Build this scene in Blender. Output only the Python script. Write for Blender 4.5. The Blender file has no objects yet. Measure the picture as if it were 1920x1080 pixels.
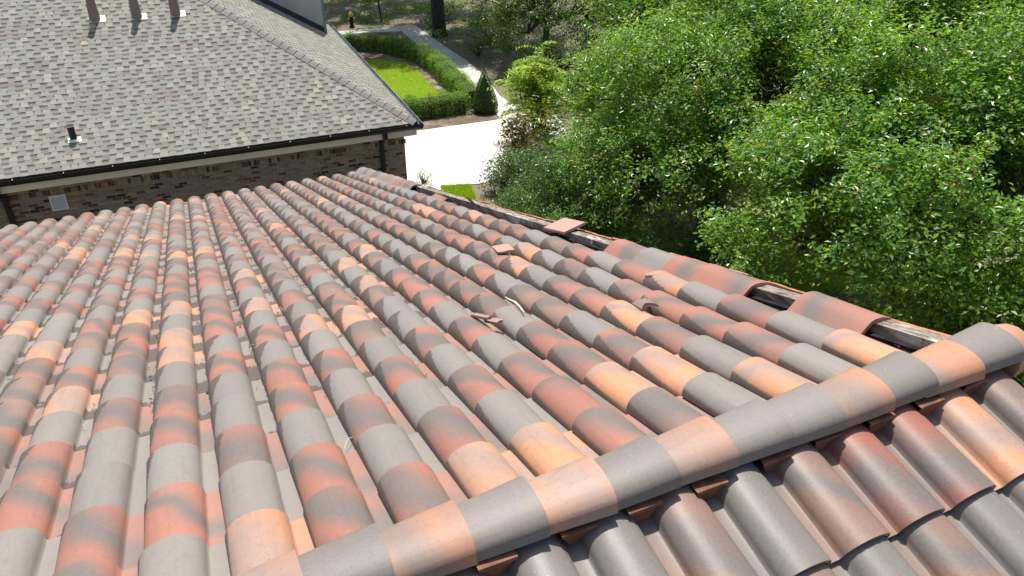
import bpy, math, random
import numpy as np
from math import sin, cos, tan, radians, pi, sqrt, atan2
from mathutils import Matrix, Vector

scene = bpy.context.scene
COL = scene.collection
rng = np.random.default_rng(7)
random.seed(7)

# ------------------------------------------------------------------ camera
# X runs along both ridges, Y points away from the camera towards the neighbour, Z is up
CAM_H = 9.4
F_PX = 1410.0
PITCH = math.atan(825.0 / 1410.0)
AZ = atan2(3600.0, F_PX / cos(PITCH))
Fh = Vector((cos(AZ), sin(AZ), 0)); RT = Vector((sin(AZ), -cos(AZ), 0)); ZU = Vector((0, 0, 1))
FW = Fh * cos(PITCH) - ZU * sin(PITCH); UPV = Fh * sin(PITCH) + ZU * cos(PITCH)
cd = bpy.data.cameras.new('camera'); cam = bpy.data.objects.new('camera', cd); COL.objects.link(cam)
cd.sensor_width = 36.0; cd.lens = F_PX / 1920.0 * 36.0
cd.clip_start = 0.05; cd.clip_end = 2000
Mx = Matrix((RT, UPV, -FW)).transposed().to_4x4(); Mx.translation = Vector((0, 0, CAM_H))
cam.matrix_world = Mx
scene.camera = cam

# ------------------------------------------------------------------ light
SUN_EL = radians(72.0)
SUN_AZ = radians(16.0)
SUN_DIR = Vector((sin(SUN_AZ) * cos(SUN_EL), cos(SUN_AZ) * cos(SUN_EL), sin(SUN_EL)))
w = bpy.data.worlds.new('World'); scene.world = w; w.use_nodes = True
wn = w.node_tree.nodes; bg = wn['Background']
sky = wn.new('ShaderNodeTexSky'); sky.sky_type = 'NISHITA'; sky.sun_disc = False
sky.sun_elevation = SUN_EL; sky.sun_rotation = SUN_AZ
sky.air_density = 1.0; sky.dust_density = 2.5
w.node_tree.links.new(sky.outputs[0], bg.inputs[0]); bg.inputs[1].default_value = 0.10
sd = bpy.data.lights.new('sun', 'SUN'); sd.energy = 4.2; sd.angle = radians(0.5); sd.color = (1.0, 0.955, 0.89)
so = bpy.data.objects.new('sun', sd); COL.objects.link(so)
so.rotation_euler = SUN_DIR.to_track_quat('Z', 'Y').to_euler()
scene.view_settings.view_transform = 'Standard'
try: scene.view_settings.look = 'None'
except Exception: pass
scene.view_settings.gamma = 1.0; scene.view_settings.use_curve_mapping = False
scene.view_settings.exposure = 0.55

# ------------------------------------------------------------------ helpers
def tag(o, label=None, cat=None, group=None, kind=None):
    if label: o['label'] = label
    if cat: o['category'] = cat
    if group: o['group'] = group
    if kind: o['kind'] = kind
    return o

def empty(name, loc=(0, 0, 0)):
    o = bpy.data.objects.new(name, None); o.empty_display_size = 0.3
    o.location = loc; COL.objects.link(o); return o

def mesh_np(name, verts, loops, starts, totals, smooth=None, uv=None, col=None, mat=None):
    me = bpy.data.meshes.new(name)
    verts = np.asarray(verts, np.float32); loops = np.asarray(loops, np.int32)
    me.vertices.add(len(verts)); me.vertices.foreach_set('co', verts.ravel())
    me.loops.add(len(loops)); me.loops.foreach_set('vertex_index', loops)
    me.polygons.add(len(starts)); me.polygons.foreach_set('loop_start', np.asarray(starts, np.int32))
    me.polygons.foreach_set('loop_total', np.asarray(totals, np.int32))
    if smooth is not None: me.polygons.foreach_set('use_smooth', np.asarray(smooth, bool))
    else: me.polygons.foreach_set('use_smooth', np.zeros(len(starts), bool))
    if uv is not None:
        l = me.uv_layers.new(name='UVMap'); l.data.foreach_set('uv', np.asarray(uv, np.float32)[loops].ravel())
    if col is not None:
        a = me.attributes.new('Col', 'FLOAT_COLOR', 'POINT'); a.data.foreach_set('color', np.asarray(col, np.float32).ravel())
    me.update(calc_edges=True)
    if mat: me.materials.append(mat)
    return me

class MB:
    """collects polygons; verts, faces, smooth flags, uv, colour per vertex"""
    def __init__(s): s.v = []; s.f = []; s.sm = []; s.uv = []; s.c = []
    def add(s, pts, faces, smooth=False, uv=None, col=(1, 1, 1, 1)):
        b = len(s.v); s.v += [tuple(p) for p in pts]
        s.f += [tuple(b + i for i in f) for f in faces]; s.sm += [smooth] * len(faces)
        s.uv += list(uv) if uv is not None else [(0, 0)] * len(pts); s.c += [col] * len(pts)
    def box(s, lo, hi, M=None, col=(1, 1, 1, 1), bottom=True):
        x0, y0, z0 = lo; x1, y1, z1 = hi
        P = [(x0, y0, z0), (x1, y0, z0), (x1, y1, z0), (x0, y1, z0), (x0, y0, z1), (x1, y0, z1), (x1, y1, z1), (x0, y1, z1)]
        if M is not None: P = [tuple(M @ Vector(p)) for p in P]
        F = [(4, 5, 6, 7), (0, 1, 5, 4), (1, 2, 6, 5), (2, 3, 7, 6), (3, 0, 4, 7)]
        if bottom: F.append((3, 2, 1, 0))
        s.add(P, F, False, None, col)
    def tube(s, path, radii, n=8, smooth=True, cap=True, col=(1, 1, 1, 1)):
        rings = []; path = [Vector(p) for p in path]
        for i, p in enumerate(path):
            d = (path[min(i + 1, len(path) - 1)] - path[max(i - 1, 0)]).normalized()
            a = d.orthogonal().normalized() if i == 0 else (rings_a - d * rings_a.dot(d)).normalized()
            rings_a = a; b = d.cross(a); r = radii[i] if hasattr(radii, '__len__') else radii
            rings.append([p + (a * cos(2 * pi * k / n) + b * sin(2 * pi * k / n)) * r for k in range(n)])
        pts = [q for r in rings for q in r]; F = []
        for i in range(len(path) - 1):
            for k in range(n):
                F.append((i * n + k, i * n + (k + 1) % n, (i + 1) * n + (k + 1) % n, (i + 1) * n + k))
        s.add(pts, F, smooth, None, col)
        if cap:
            s.add(rings[-1], [tuple(range(n))], False, None, col); s.add(rings[0], [tuple(range(n - 1, -1, -1))], False, None, col)
    def mesh(s, name, mat=None):
        loops = [i for f in s.f for i in f]; tot = [len(f) for f in s.f]
        st = np.concatenate([[0], np.cumsum(tot)[:-1]])
        return mesh_np(name, s.v, loops, st, tot, s.sm, s.uv, s.c, mat)
    def build(s, name, mat=None, parent=None, loc=None):
        o = bpy.data.objects.new(name, s.mesh(name, mat)); COL.objects.link(o)
        if loc is not None: o.location = loc
        if parent: attach(o, parent)
        return o

def attach(o, parent):
    """parent without moving the child (the parent is only translated or a plain part)"""
    o.parent = parent; o.matrix_parent_inverse = world_of(parent).inverted()
def world_of(o):
    m = o.matrix_basis.copy()
    if o.parent: m = world_of(o.parent) @ o.matrix_parent_inverse @ m
    return m

def inst(name, me, M, parent=None, color=None):
    o = bpy.data.objects.new(name, me); COL.objects.link(o)
    o.matrix_basis = M
    if parent: attach(o, parent)
    if color is not None: o.color = color
    return o

def frame(x, y, z, o):
    x, y, z = Vector(x), Vector(y), Vector(z)
    M = Matrix((x, y, z)).transposed().to_4x4(); M.translation = Vector(o); return M

# ------------------------------------------------------------------ materials
class NT:
    def __init__(s, name):
        s.m = bpy.data.materials.new(name); s.m.use_nodes = True
        s.t = s.m.node_tree; s.n = s.t.nodes; s.b = s.n['Principled BSDF']; s.out = s.n['Material Output']
    def new(s, typ, **kw):
        n = s.n.new(typ)
        for k, v in kw.items(): setattr(n, k, v)
        return n
    def link(s, a, b): s.t.links.new(a, b)
    def val(s, sock, v):
        if isinstance(v, (int, float, tuple, list)): sock.default_value = v
        else: s.link(v, sock)
    def math(s, op, a, b=0.0, c=0.0, clamp=False):
        n = s.new('ShaderNodeMath', operation=op, use_clamp=clamp)
        for i, v in enumerate((a, b, c)): s.val(n.inputs[i], v)
        return n.outputs[0]
    def mix(s, f, a, b, mode='MIX'):
        n = s.new('ShaderNodeMix', data_type='RGBA', blend_type=mode)
        s.val(n.inputs['Factor'], f)
        for nm, v in (('A', a), ('B', b)):
            k = [i for i in n.inputs if i.name == nm and i.type == 'RGBA'][0]
            s.val(k, tuple(v) + (1,) if isinstance(v, (tuple, list)) and len(v) == 3 else v)
        return [o for o in n.outputs if o.type == 'RGBA'][0]
    def ramp(s, v, a, b):
        n = s.new('ShaderNodeMapRange', interpolation_type='SMOOTHSTEP')
        s.val(n.inputs[0], v); n.inputs[1].default_value = a; n.inputs[2].default_value = b
        return n.outputs[0]
    def noise(s, vec, scale, detail=3.0, rough=0.55, out=0):
        n = s.new('ShaderNodeTexNoise')
        if vec is not None: s.link(vec, n.inputs['Vector'])
        n.inputs['Scale'].default_value = scale; n.inputs['Detail'].default_value = detail
        n.inputs['Roughness'].default_value = rough
        return n.outputs[out]
    def pos(s): return s.new('ShaderNodeNewGeometry').outputs['Position']
    def obj(s): return s.new('ShaderNodeTexCoord').outputs['Object']
    def sep(s, v):
        n = s.new('ShaderNodeSeparateXYZ'); s.link(v, n.inputs[0]); return n.outputs
    def comb(s, x, y, z):
        n = s.new('ShaderNodeCombineXYZ')
        for i, v in enumerate((x, y, z)): s.val(n.inputs[i], v)
        return n.outputs[0]
    def bump(s, h, strength=0.3, dist=0.01):
        n = s.new('ShaderNodeBump'); n.inputs['Strength'].default_value = strength
        n.inputs['Distance'].default_value = dist; s.link(h, n.inputs['Height']); s.link(n.outputs[0], s.b.inputs['Normal'])
    def done(s, col=None, rough=0.8, spec=None, metal=None):
        if col is not None: s.val(s.b.inputs['Base Color'], tuple(col) + (1,) if isinstance(col, (tuple, list)) and len(col) == 3 else col)
        s.val(s.b.inputs['Roughness'], rough)
        if spec is not None: s.b.inputs['Specular IOR Level'].default_value = spec
        if metal is not None: s.b.inputs['Metallic'].default_value = metal
        return s.m

def simple(name, col, rough=0.8, var=0.12, scale=6.0, spec=0.3, bump=0.0, metal=None):
    t = NT(name); p = t.pos(); n = t.noise(p, scale, 5.0)
    c2 = tuple(max(0, x * (1 - var * 2)) for x in col); c1 = tuple(x * (1 + var) for x in col)
    c = t.mix(t.ramp(n, 0.3, 0.7), c2, c1)
    if bump: t.bump(t.noise(p, scale * 6, 3.0), bump, 0.01)
    return t.done(c, rough, spec, metal)

def colour_source(t, from_object):
    """rgb + alpha that belong to one piece: object colour on single pieces, vertex colour on joined ones"""
    if from_object:
        n = t.new('ShaderNodeObjectInfo'); return n.outputs['Color'], n.outputs['Alpha']
    n = t.new('ShaderNodeAttribute', attribute_name='Col'); return n.outputs['Color'], n.outputs['Alpha']

def tile_material(name, from_object, stains=True):
    t = NT(name)
    c, seed = colour_source(t, from_object)
    uv = t.new('ShaderNodeUVMap', uv_map='UVMap').outputs[0]
    u, v, _ = t.sep(uv)
    sc = t.new('ShaderNodeSeparateColor'); t.link(c, sc.inputs[0])
    r, g, b = sc.outputs[0], sc.outputs[1], sc.outputs[2]
    sat = t.math('SUBTRACT', r, b)
    amt = t.ramp(sat, 0.055, 0.14)
    s50 = t.math('MULTIPLY', seed, 57.0)
    # sprayed soft flash across the tile
    q = t.comb(t.math('MULTIPLY', u, 0.9), t.math('MULTIPLY', v, 1.15), s50)
    n = t.noise(q, 1.5, 0.0, 0.4)
    r1 = t.math('FRACT', t.math('MULTIPLY', seed, 131.3)); r2_ = t.math('FRACT', t.math('MULTIPLY', seed, 377.7))
    cen = t.math('ADD', t.math('ADD', 0.80, t.math('MULTIPLY', u, -0.75)), t.math('MULTIPLY', t.math('SUBTRACT', r1, 0.5), 0.55))
    dist = t.math('ABSOLUTE', t.math('SUBTRACT', t.math('ADD', v, t.math('MULTIPLY', t.math('SUBTRACT', n, 0.5), 0.75)), cen))
    band = t.math('SUBTRACT', 1.0, t.ramp(t.math('MULTIPLY', dist, t.math('ADD', 0.55, t.math('MULTIPLY', r2_, 0.6))), 0.03, 0.42))
    mask = t.math('MULTIPLY', t.math('MAXIMUM', band, t.math('MULTIPLY', t.ramp(n, 0.58, 0.80), 0.5)), amt)
    dark = t.mix(t.ramp(r, 0.36, 0.5), (0.130, 0.122, 0.108), (0.33, 0.235, 0.195))
    c1 = t.mix(t.math('MULTIPLY', mask, 0.9), c, dark)
    # slight tint drift inside each tile and fine mineral grain
    p = t.pos()
    gr = t.noise(p, 90.0, 4.0, 0.7)
    c1 = t.mix(t.math('MULTIPLY', t.ramp(gr, 0.35, 0.75), 0.16), c1, (0.36, 0.31, 0.27))
    big = t.noise(q, 3.3, 3.0, 0.6)
    c1 = t.mix(t.math('MULTIPLY', t.ramp(big, 0.35, 0.8), 0.22), c1, (0.20, 0.165, 0.14))
    mid = t.noise(p, 34.0, 5.0, 0.8)
    c1 = t.mix(t.math('MULTIPLY', t.ramp(mid, 0.50, 0.72), 0.30), c1, (0.13, 0.112, 0.096))
    stk = t.noise(t.comb(t.math('MULTIPLY', u, 17.0), t.math('MULTIPLY', v, 0.9), s50), 1.0, 3.0, 0.6)
    c1 = t.mix(t.math('MULTIPLY', t.ramp(stk, 0.52, 0.74), 0.20), c1, (0.12, 0.098, 0.082))
    pit = t.new('ShaderNodeTexVoronoi', feature='F1'); t.link(p, pit.inputs['Vector']); pit.inputs['Scale'].default_value = 60.0
    c1 = t.mix(t.math('MULTIPLY', t.math('LESS_THAN', pit.outputs['Distance'], 0.13), 0.45), c1, (0.07, 0.058, 0.05))
    # pale lime flecks
    fl = t.new('ShaderNodeTexVoronoi', feature='F1'); t.link(p, fl.inputs['Vector']); fl.inputs['Scale'].default_value = 26.0
    fm = t.math('MULTIPLY', t.math('LESS_THAN', fl.outputs['Distance'], 0.055), t.math('GREATER_THAN', t.noise(p, 4.0, 2.0), 0.56))
    c1 = t.mix(t.math('MULTIPLY', fm, 0.55), c1, (0.62, 0.52, 0.40))
    c1 = t.mix(t.math('MULTIPLY', t.math('LESS_THAN', u, 0.206), 0.28), c1, (0.255, 0.222, 0.195))      # dust lying in the pan
    if stains:
        # lichen and black algae: grows down the slope, on the weather flank and round the pan
        y = t.sep(p)[1]
        lev = t.ramp(t.math('ADD', y, t.math('MULTIPLY', t.noise(p, 0.45, 2.0), 2.4)), 2.9, 5.6)
        lev = t.math('MAXIMUM', lev, 0.10)
        jag = t.noise(t.comb(t.math('MULTIPLY', u, 2.0), t.math('MULTIPLY', v, 20.0), s50), 1.0, 5.0, 0.8)
        vv = t.math('SUBTRACT', 1.0, v)                       # 1 at the tail
        reach = t.math('MULTIPLY', t.math('ADD', t.math('MULTIPLY', t.math('MULTIPLY', vv, vv), 0.42), t.math('MULTIPLY', t.math('SUBTRACT', jag, 0.45), 0.38)), t.math('MULTIPLY', lev, t.math('ADD', 0.35, t.math('MULTIPLY', r1, 0.75))))
        flank = t.ramp(t.math('SUBTRACT', u, t.math('SUBTRACT', 1.0, reach)), -0.012, 0.02)
        # pan edges
        jag2 = t.noise(t.comb(t.math('MULTIPLY', u, 9.0), t.math('MULTIPLY', v, 3.0), s50), 2.0, 3.0, 0.65)
        e1 = t.ramp(t.math('SUBTRACT', t.math('MULTIPLY', t.math('ADD', jag2, -0.30), t.math('MULTIPLY', lev, 0.25)), u), -0.008, 0.008)
        rnd = t.math('FRACT', t.math('MULTIPLY', seed, 913.7))
        hed = t.math('ADD', 0.70, t.math('MULTIPLY', t.math('SUBTRACT', 1.0, lev), 0.4))
        hed = t.math('SUBTRACT', hed, t.math('MULTIPLY', t.math('MULTIPLY', rnd, rnd), t.math('MULTIPLY', lev, 0.5)))
        e2 = t.ramp(t.math('SUBTRACT', t.math('ADD', v, t.math('MULTIPLY', t.math('SUBTRACT', jag2, 0.5), 0.35)), hed), -0.01, 0.02)
        inpan = t.math('LESS_THAN', u, 0.22)
        pan = t.math('MULTIPLY', t.math('MAXIMUM', e1, e2), inpan)
        st = t.math('MAXIMUM', flank, pan)
        sn = t.noise(p, 60.0, 3.0)
        sc_ = t.mix(sn, (0.055, 0.046, 0.040), (0.125, 0.104, 0.088))
        c1 = t.mix(t.math('MULTIPLY', st, 0.92), c1, sc_)
        ro = t.math('ADD', 0.47, t.math('MULTIPLY', st, 0.4))
    else:
        ro = 0.55
    t.bump(gr, 0.10, 0.004)
    return t.done(c1, ro, 0.46)

def piece_material(name, from_object, rough=0.85, grain=70.0, gamt=0.35, spec=0.2):
    t = NT(name); c, seed = colour_source(t, from_object); p = t.pos()
    n = t.noise(p, grain, 4.0, 0.7); n2 = t.noise(p, grain * 0.12, 3.0)
    k = t.math('ADD', 1.0 - gamt, t.math('MULTIPLY', t.math('ADD', t.math('MULTIPLY', n, 0.6), t.math('MULTIPLY', n2, 0.4)), gamt * 2))
    cc = t.new('ShaderNodeVectorMath', operation='SCALE'); t.link(c, cc.inputs[0]); t.link(k, cc.inputs['Scale'])
    t.bump(n, 0.3, 0.004)
    return t.done(cc.outputs[0], rough, spec)

def leaf_material(name, rough=0.38, trans=0.28, spec=0.5):
    t = NT(name); c = t.new('ShaderNodeAttribute', attribute_name='Col').outputs['Color']
    t.link(c, t.b.inputs['Base Color']); t.b.inputs['Roughness'].default_value = rough
    t.b.inputs['Specular IOR Level'].default_value = spec
    tr = t.new('ShaderNodeBsdfTranslucent')
    hs = t.new('ShaderNodeHueSaturation'); hs.inputs['Hue'].default_value = 0.475; hs.inputs['Saturation'].default_value = 1.15; hs.inputs['Value'].default_value = 2.3
    t.link(c, hs.inputs['Color']); t.link(hs.outputs[0], tr.inputs[0])
    mx = t.new('ShaderNodeMixShader'); mx.inputs[0].default_value = trans
    t.link(t.b.outputs[0], mx.inputs[1]); t.link(tr.outputs[0], mx.inputs[2]); t.link(mx.outputs[0], t.out.inputs[0])
    return t.m

M_TILE = tile_material('clay_tile', True); M_TILEV = tile_material('clay_tile_joined', False)
M_CAP = tile_material('ridge_clay', True, stains=False)
M_TERRA = simple('raw_terracotta', (0.42, 0.19, 0.105), 0.8, 0.18, 14.0, 0.2, 0.2)
M_BRICK = piece_material('brick_clay', True, 0.9, 60.0, 0.4); M_BRICKV = piece_material('brick_clay_joined', False, 0.9, 60.0, 0.4)
M_SHING = piece_material('asphalt_shingle', True, 0.95, 160.0, 0.3, 0.1); M_SHINGV = piece_material('asphalt_shingle_joined', False, 0.95, 160.0, 0.3, 0.1)
M_LEAF = leaf_material('glossy_oak_leaf', 0.36, 0.40, 0.60); M_SOFT = leaf_material('soft_leaf', 0.5, 0.35, 0.35)
M_HEDGE = leaf_material('hedge_leaf', 0.55, 0.34, 0.25)
M_MORTAR = simple('mortar', (0.27, 0.245, 0.205), 0.95, 0.15, 20.0, 0.1, 0.3)
M_BRONZE = simple('dark_bronze_metal', (0.010, 0.011, 0.012), 0.5, 0.2, 4.0, 0.25)
M_GUTIN = simple('gutter_steel', (0.20, 0.23, 0.26), 0.45, 0.25, 5.0, 0.5)
M_BEIGE = simple('beige_painted_board', (0.56, 0.54, 0.42), 0.7, 0.04, 2.0, 0.3)
M_WHITE = simple('white_flashing', (0.72, 0.72, 0.70), 0.5, 0.04, 8.0, 0.4)
M_VENTW = simple('vent_white', (0.62, 0.64, 0.66), 0.5, 0.04, 8.0, 0.4)
M_PIPE = simple('buff_vent_pipe', (0.31, 0.225, 0.165), 0.6, 0.08, 12.0, 0.3)
M_BLACKPIPE = simple('black_pipe', (0.012, 0.012, 0.012), 0.4, 0.2, 10.0, 0.5)
M_STUCCO = simple('grey_stucco', (0.50, 0.53, 0.47), 0.9, 0.06, 1.3, 0.15, 0.25)
M_FLASH = simple('dark_flashing', (0.045, 0.05, 0.055), 0.5, 0.2, 5.0, 0.4)
M_FELT = simple('black_roofing_felt', (0.020, 0.019, 0.020), 0.85, 0.3, 9.0, 0.2, 0.4)
M_WIRE = simple('bright_wire', (0.60, 0.59, 0.55), 0.35, 0.05, 5.0, 0.5)
M_DRIP = simple('white_strip', (0.50, 0.47, 0.39), 0.6, 0.06, 20.0, 0.3)

def bark_material(name, a, b):
    t = NT(name); o = t.pos(); x, y, z = t.sep(o)
    n = t.noise(t.comb(t.math('MULTIPLY', x, 9.0), t.math('MULTIPLY', y, 9.0), t.math('MULTIPLY', z, 1.6)), 1.6, 5.0, 0.65)
    t.bump(n, 0.7, 0.03); return t.done(t.mix(t.ramp(n, 0.35, 0.7), a, b), 0.95, 0.1)
M_BARK = bark_material('oak_bark', (0.05, 0.042, 0.035), (0.20, 0.17, 0.145))
M_BARKD = bark_material('dark_bark', (0.025, 0.022, 0.02), (0.10, 0.088, 0.08))

def old_wood():
    t = NT('weathered_board'); p = t.pos(); x, y, z = t.sep(p)
    g = t.noise(t.comb(t.math('MULTIPLY', x, 45.0), t.math('MULTIPLY', y, 3.0), t.math('MULTIPLY', z, 30.0)), 1.0, 5.0, 0.75)
    c = t.mix(t.ramp(g, 0.35, 0.65), (0.075, 0.060, 0.046), (0.34, 0.295, 0.245))
    pn = t.noise(t.comb(t.math('MULTIPLY', x, 22.0), t.math('MULTIPLY', y, 4.0), z), 1.0, 6.0, 0.75)
    paint = t.math('MULTIPLY', t.math('MULTIPLY', t.ramp(pn, 0.49, 0.57), 0.8), t.ramp(t.noise(p, 0.7, 2.0), 0.40, 0.62))
    c = t.mix(paint, c, (0.68, 0.66, 0.60))
    t.bump(g, 0.9, 0.006); return t.done(c, 0.85, 0.2)
M_WOOD = old_wood()

def concrete(name, a, b, jx=0, jy=0):
    t = NT(name); p = t.pos(); n = t.noise(p, 0.9, 6.0, 0.6); n2 = t.noise(p, 40.0, 3.0)
    c = t.mix(t.ramp(n, 0.35, 0.7), a, b); c = t.mix(t.math('MULTIPLY', n2, 0.12), c, (0.3, 0.29, 0.27))
    x, y, z = t.sep(p); ln = None
    for ax, per in ((x, jx), (y, jy)):
        if per:
            fr = t.math('ABSOLUTE', t.math('SUBTRACT', t.math('FRACT', t.math('DIVIDE', ax, per)), 0.5)); l = t.math('LESS_THAN', fr, 0.012 / per); ln = l if ln is None else t.math('MAXIMUM', ln, l)
    if ln is not None: c = t.mix(t.math('MULTIPLY', ln, 0.7), c, (0.22, 0.21, 0.19))
    t.bump(n2, 0.15, 0.004); return t.done(c, 0.9, 0.2)
M_DRIVE = concrete('pale_concrete', (0.60, 0.59, 0.55), (0.68, 0.67, 0.63), 3.1, 2.9)
M_WALK = concrete('walk_concrete', (0.44, 0.43, 0.40), (0.56, 0.55, 0.51), 0, 1.5)

def ground_mat():
    t = NT('leaf_litter_ground'); p = t.pos(); x, y, z = t.sep(p)
    n = t.noise(p, 1.1, 6.0, 0.65); f = t.noise(p, 22.0, 5.0, 0.75); v = t.noise(p, 0.28, 3.0)
    c = t.mix(t.ramp(f, 0.3, 0.7), (0.090, 0.072, 0.054), (0.31, 0.265, 0.208))
    c = t.mix(t.math('MULTIPLY', t.ramp(n, 0.5, 0.75), 0.55), c, (0.13, 0.095, 0.07))
    c = t.mix(t.math('MULTIPLY', t.ramp(v, 0.50, 0.66), t.ramp(n, 0.35, 0.6)), c, (0.13, 0.19, 0.05))
    t.bump(f, 0.8, 0.03); return t.done(c, 0.98, 0.1)
M_GROUND = ground_mat()
def mulch_mat():
    t = NT('bark_mulch'); p = t.pos(); f = t.noise(p, 26.0, 5.0, 0.8); n = t.noise(p, 1.3, 4.0)
    c = t.mix(t.ramp(f, 0.3, 0.7), (0.05, 0.038, 0.028), (0.24, 0.185, 0.135))
    c = t.mix(t.math('MULTIPLY', t.ramp(n, 0.45, 0.7), 0.6), c, (0.37, 0.33, 0.25))
    t.bump(f, 0.9, 0.03); return t.done(c, 0.98, 0.1)
M_MULCH = mulch_mat()
def lawn_mat():
    t = NT('mown_grass'); p = t.pos(); f = t.noise(p, 40.0, 4.0, 0.7); n = t.noise(p, 1.6, 4.0)
    c = t.mix(t.ramp(f, 0.3, 0.7), (0.12, 0.20, 0.012), (0.25, 0.37, 0.02))
    c = t.mix(t.math('MULTIPLY', t.ramp(n, 0.45, 0.7), 0.4), c, (0.24, 0.36, 0.03))
    t.bump(f, 0.8, 0.02); return t.done(c, 0.9, 0.15)
M_LAWN = lawn_mat()

# ------------------------------------------------------------------ the setting on the ground
def sheet(name, pts, z, mat, kind='structure'):
    m = MB(); m.add([(x, y, z) for x, y in pts], [tuple(range(len(pts)))]); return tag(m.build(name, mat), kind=kind)
def ccw(p): 
    a = sum(p[i][0] * p[(i + 1) % len(p)][1] - p[(i + 1) % len(p)][0] * p[i][1] for i in range(len(p)))
    return p if a > 0 else p[::-1]
sheet('ground', [(-300, -300), (300, -300), (300, 300), (-300, 300)], 0.0, M_GROUND)
def slab(name, pts, z0, z1, mat):
    pts = ccw(pts); n = len(pts); m = MB()
    m.add([(x, y, z1) for x, y in pts] + [(x, y, z0) for x, y in pts], [tuple(range(n))] + [(i, n + i, n + (i + 1) % n, (i + 1) % n) for i in range(n)])
    return tag(m.build(name, mat), kind='structure')
slab('driveway', [(5.6, 20.1), (7.0, 20.6), (7.2, 21.45), (8.5, 21.1), (9.3, 21.3), (10.6, 22.4), (13.2, 22.8), (14.0, 26.6), (11.9, 26.95), (7.6, 27.0), (5.6, 27.0)], -0.05, 0.03, M_DRIVE)
slab('driveway', [(5.6, 14.0), (6.9, 14.0), (7.0, 20.55), (5.6, 20.05)], -0.05, 0.03, M_DRIVE)
WL = [(11.75, 26.96), (12.5, 31.8), (13.1, 35.9), (13.2, 38.2), (12.85, 41.0), (13.15, 44.6), (13.3, 46.2)]
WR = [(12.95, 26.85), (13.05, 30.1), (13.75, 33.5), (14.0, 36.3), (14.1, 40.3), (14.35, 45.1), (14.4, 46.2)]
slab('sidewalk', WL + WR[::-1], -0.05, 0.034, M_WALK)
slab('garden_path', [(13.1, 44.75), (13.25, 46.0), (10.6, 46.3), (7.0, 46.0), (7.0, 45.1), (10.5, 45.25), (12.0, 45.05)], -0.05, 0.030, M_WALK)
sheet('mulch_bed', ccw([(5.8, 27.1), (11.7, 27.05), (12.45, 31.8), (13.0, 35.9), (13.1, 38.3), (12.75, 41.0), (13.0, 44.5), (12.0, 45.0), (10.5, 45.2), (7.0, 45.0), (5.8, 40.0)]), 0.012, M_MULCH)
LAWN = [(6.5, 30.2), (8.96, 30.18), (10.80, 30.16), (10.85, 30.6), (10.75, 31.8), (10.85, 33.3), (11.15, 35.4), (11.03, 37.2), (10.25, 38.2), (9.44, 38.75), (6.5, 39.0)]
sheet('lawn', ccw(LAWN), 0.03, M_LAWN)
PATCH = [(7.2, 21.44), (8.12, 21.14), (7.95, 20.3), (7.7, 19.6), (7.05, 19.8), (7.0, 20.6)]
sheet('lawn', ccw(PATCH), 0.036, M_LAWN)
sheet('grass_verge', ccw([(12.2, 11.0), (14.4, 11.2), (14.8, 13.0), (13.2, 14.2), (12.0, 13.4)]), 0.01, M_LAWN)

# ------------------------------------------------------------------ leaf engine
def unit(a): return a / np.maximum(np.linalg.norm(a, axis=-1, keepdims=True), 1e-9)
def leaf_arrays(c, n, size, col, ratio=0.45, fold=0.25, t=None):
    N = len(c); n = unit(n)
    if t is None: t = rng.normal(size=(N, 3))
    t = unit(t - n * (t * n).sum(1, keepdims=True)); b = np.cross(n, t)
    L = size[:, None]; W = L * ratio
    base = c - t * L * 0.5; tip = c + t * L * 0.5
    m = c - t * L * 0.06
    l = m + b * W * 0.5 + n * W * fold; r = m - b * W * 0.5 + n * W * fold
    V = np.stack([base, l, tip, r], 1).reshape(-1, 3)
    C = np.repeat(np.concatenate([col, np.ones((N, 1))], 1), 4, 0)
    i = np.arange(N)[:, None] * 4
    F = np.concatenate([i + np.array([0, 2, 1]), i + np.array([0, 3, 2])], 1).reshape(-1)
    return V, F, C
def leaf_object(name, parts, mat, parent, sm=False):
    V = np.concatenate([p[0] for p in parts]); C = np.concatenate([p[2] for p in parts])
    off = 0; Fs = []
    for p in parts: Fs.append(p[1] + off); off += len(p[0])
    F = np.concatenate(Fs); nf = len(F) // 3
    o = bpy.data.objects.new(name, mesh_np(name, V, F, np.arange(nf) * 3, np.full(nf, 3), None, None, C, mat)); COL.objects.link(o)
    if parent: attach(o, parent)
    return o
def palette(N, cols, wts, jit=0.18):
    cols = np.array(cols); k = rng.choice(len(cols), N, p=np.array(wts) / sum(wts))
    return np.clip(cols[k] * (1 + rng.normal(0, jit, (N, 1))) * (1 + rng.normal(0, 0.05, (N, 3))), 0.003, 1)

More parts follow.
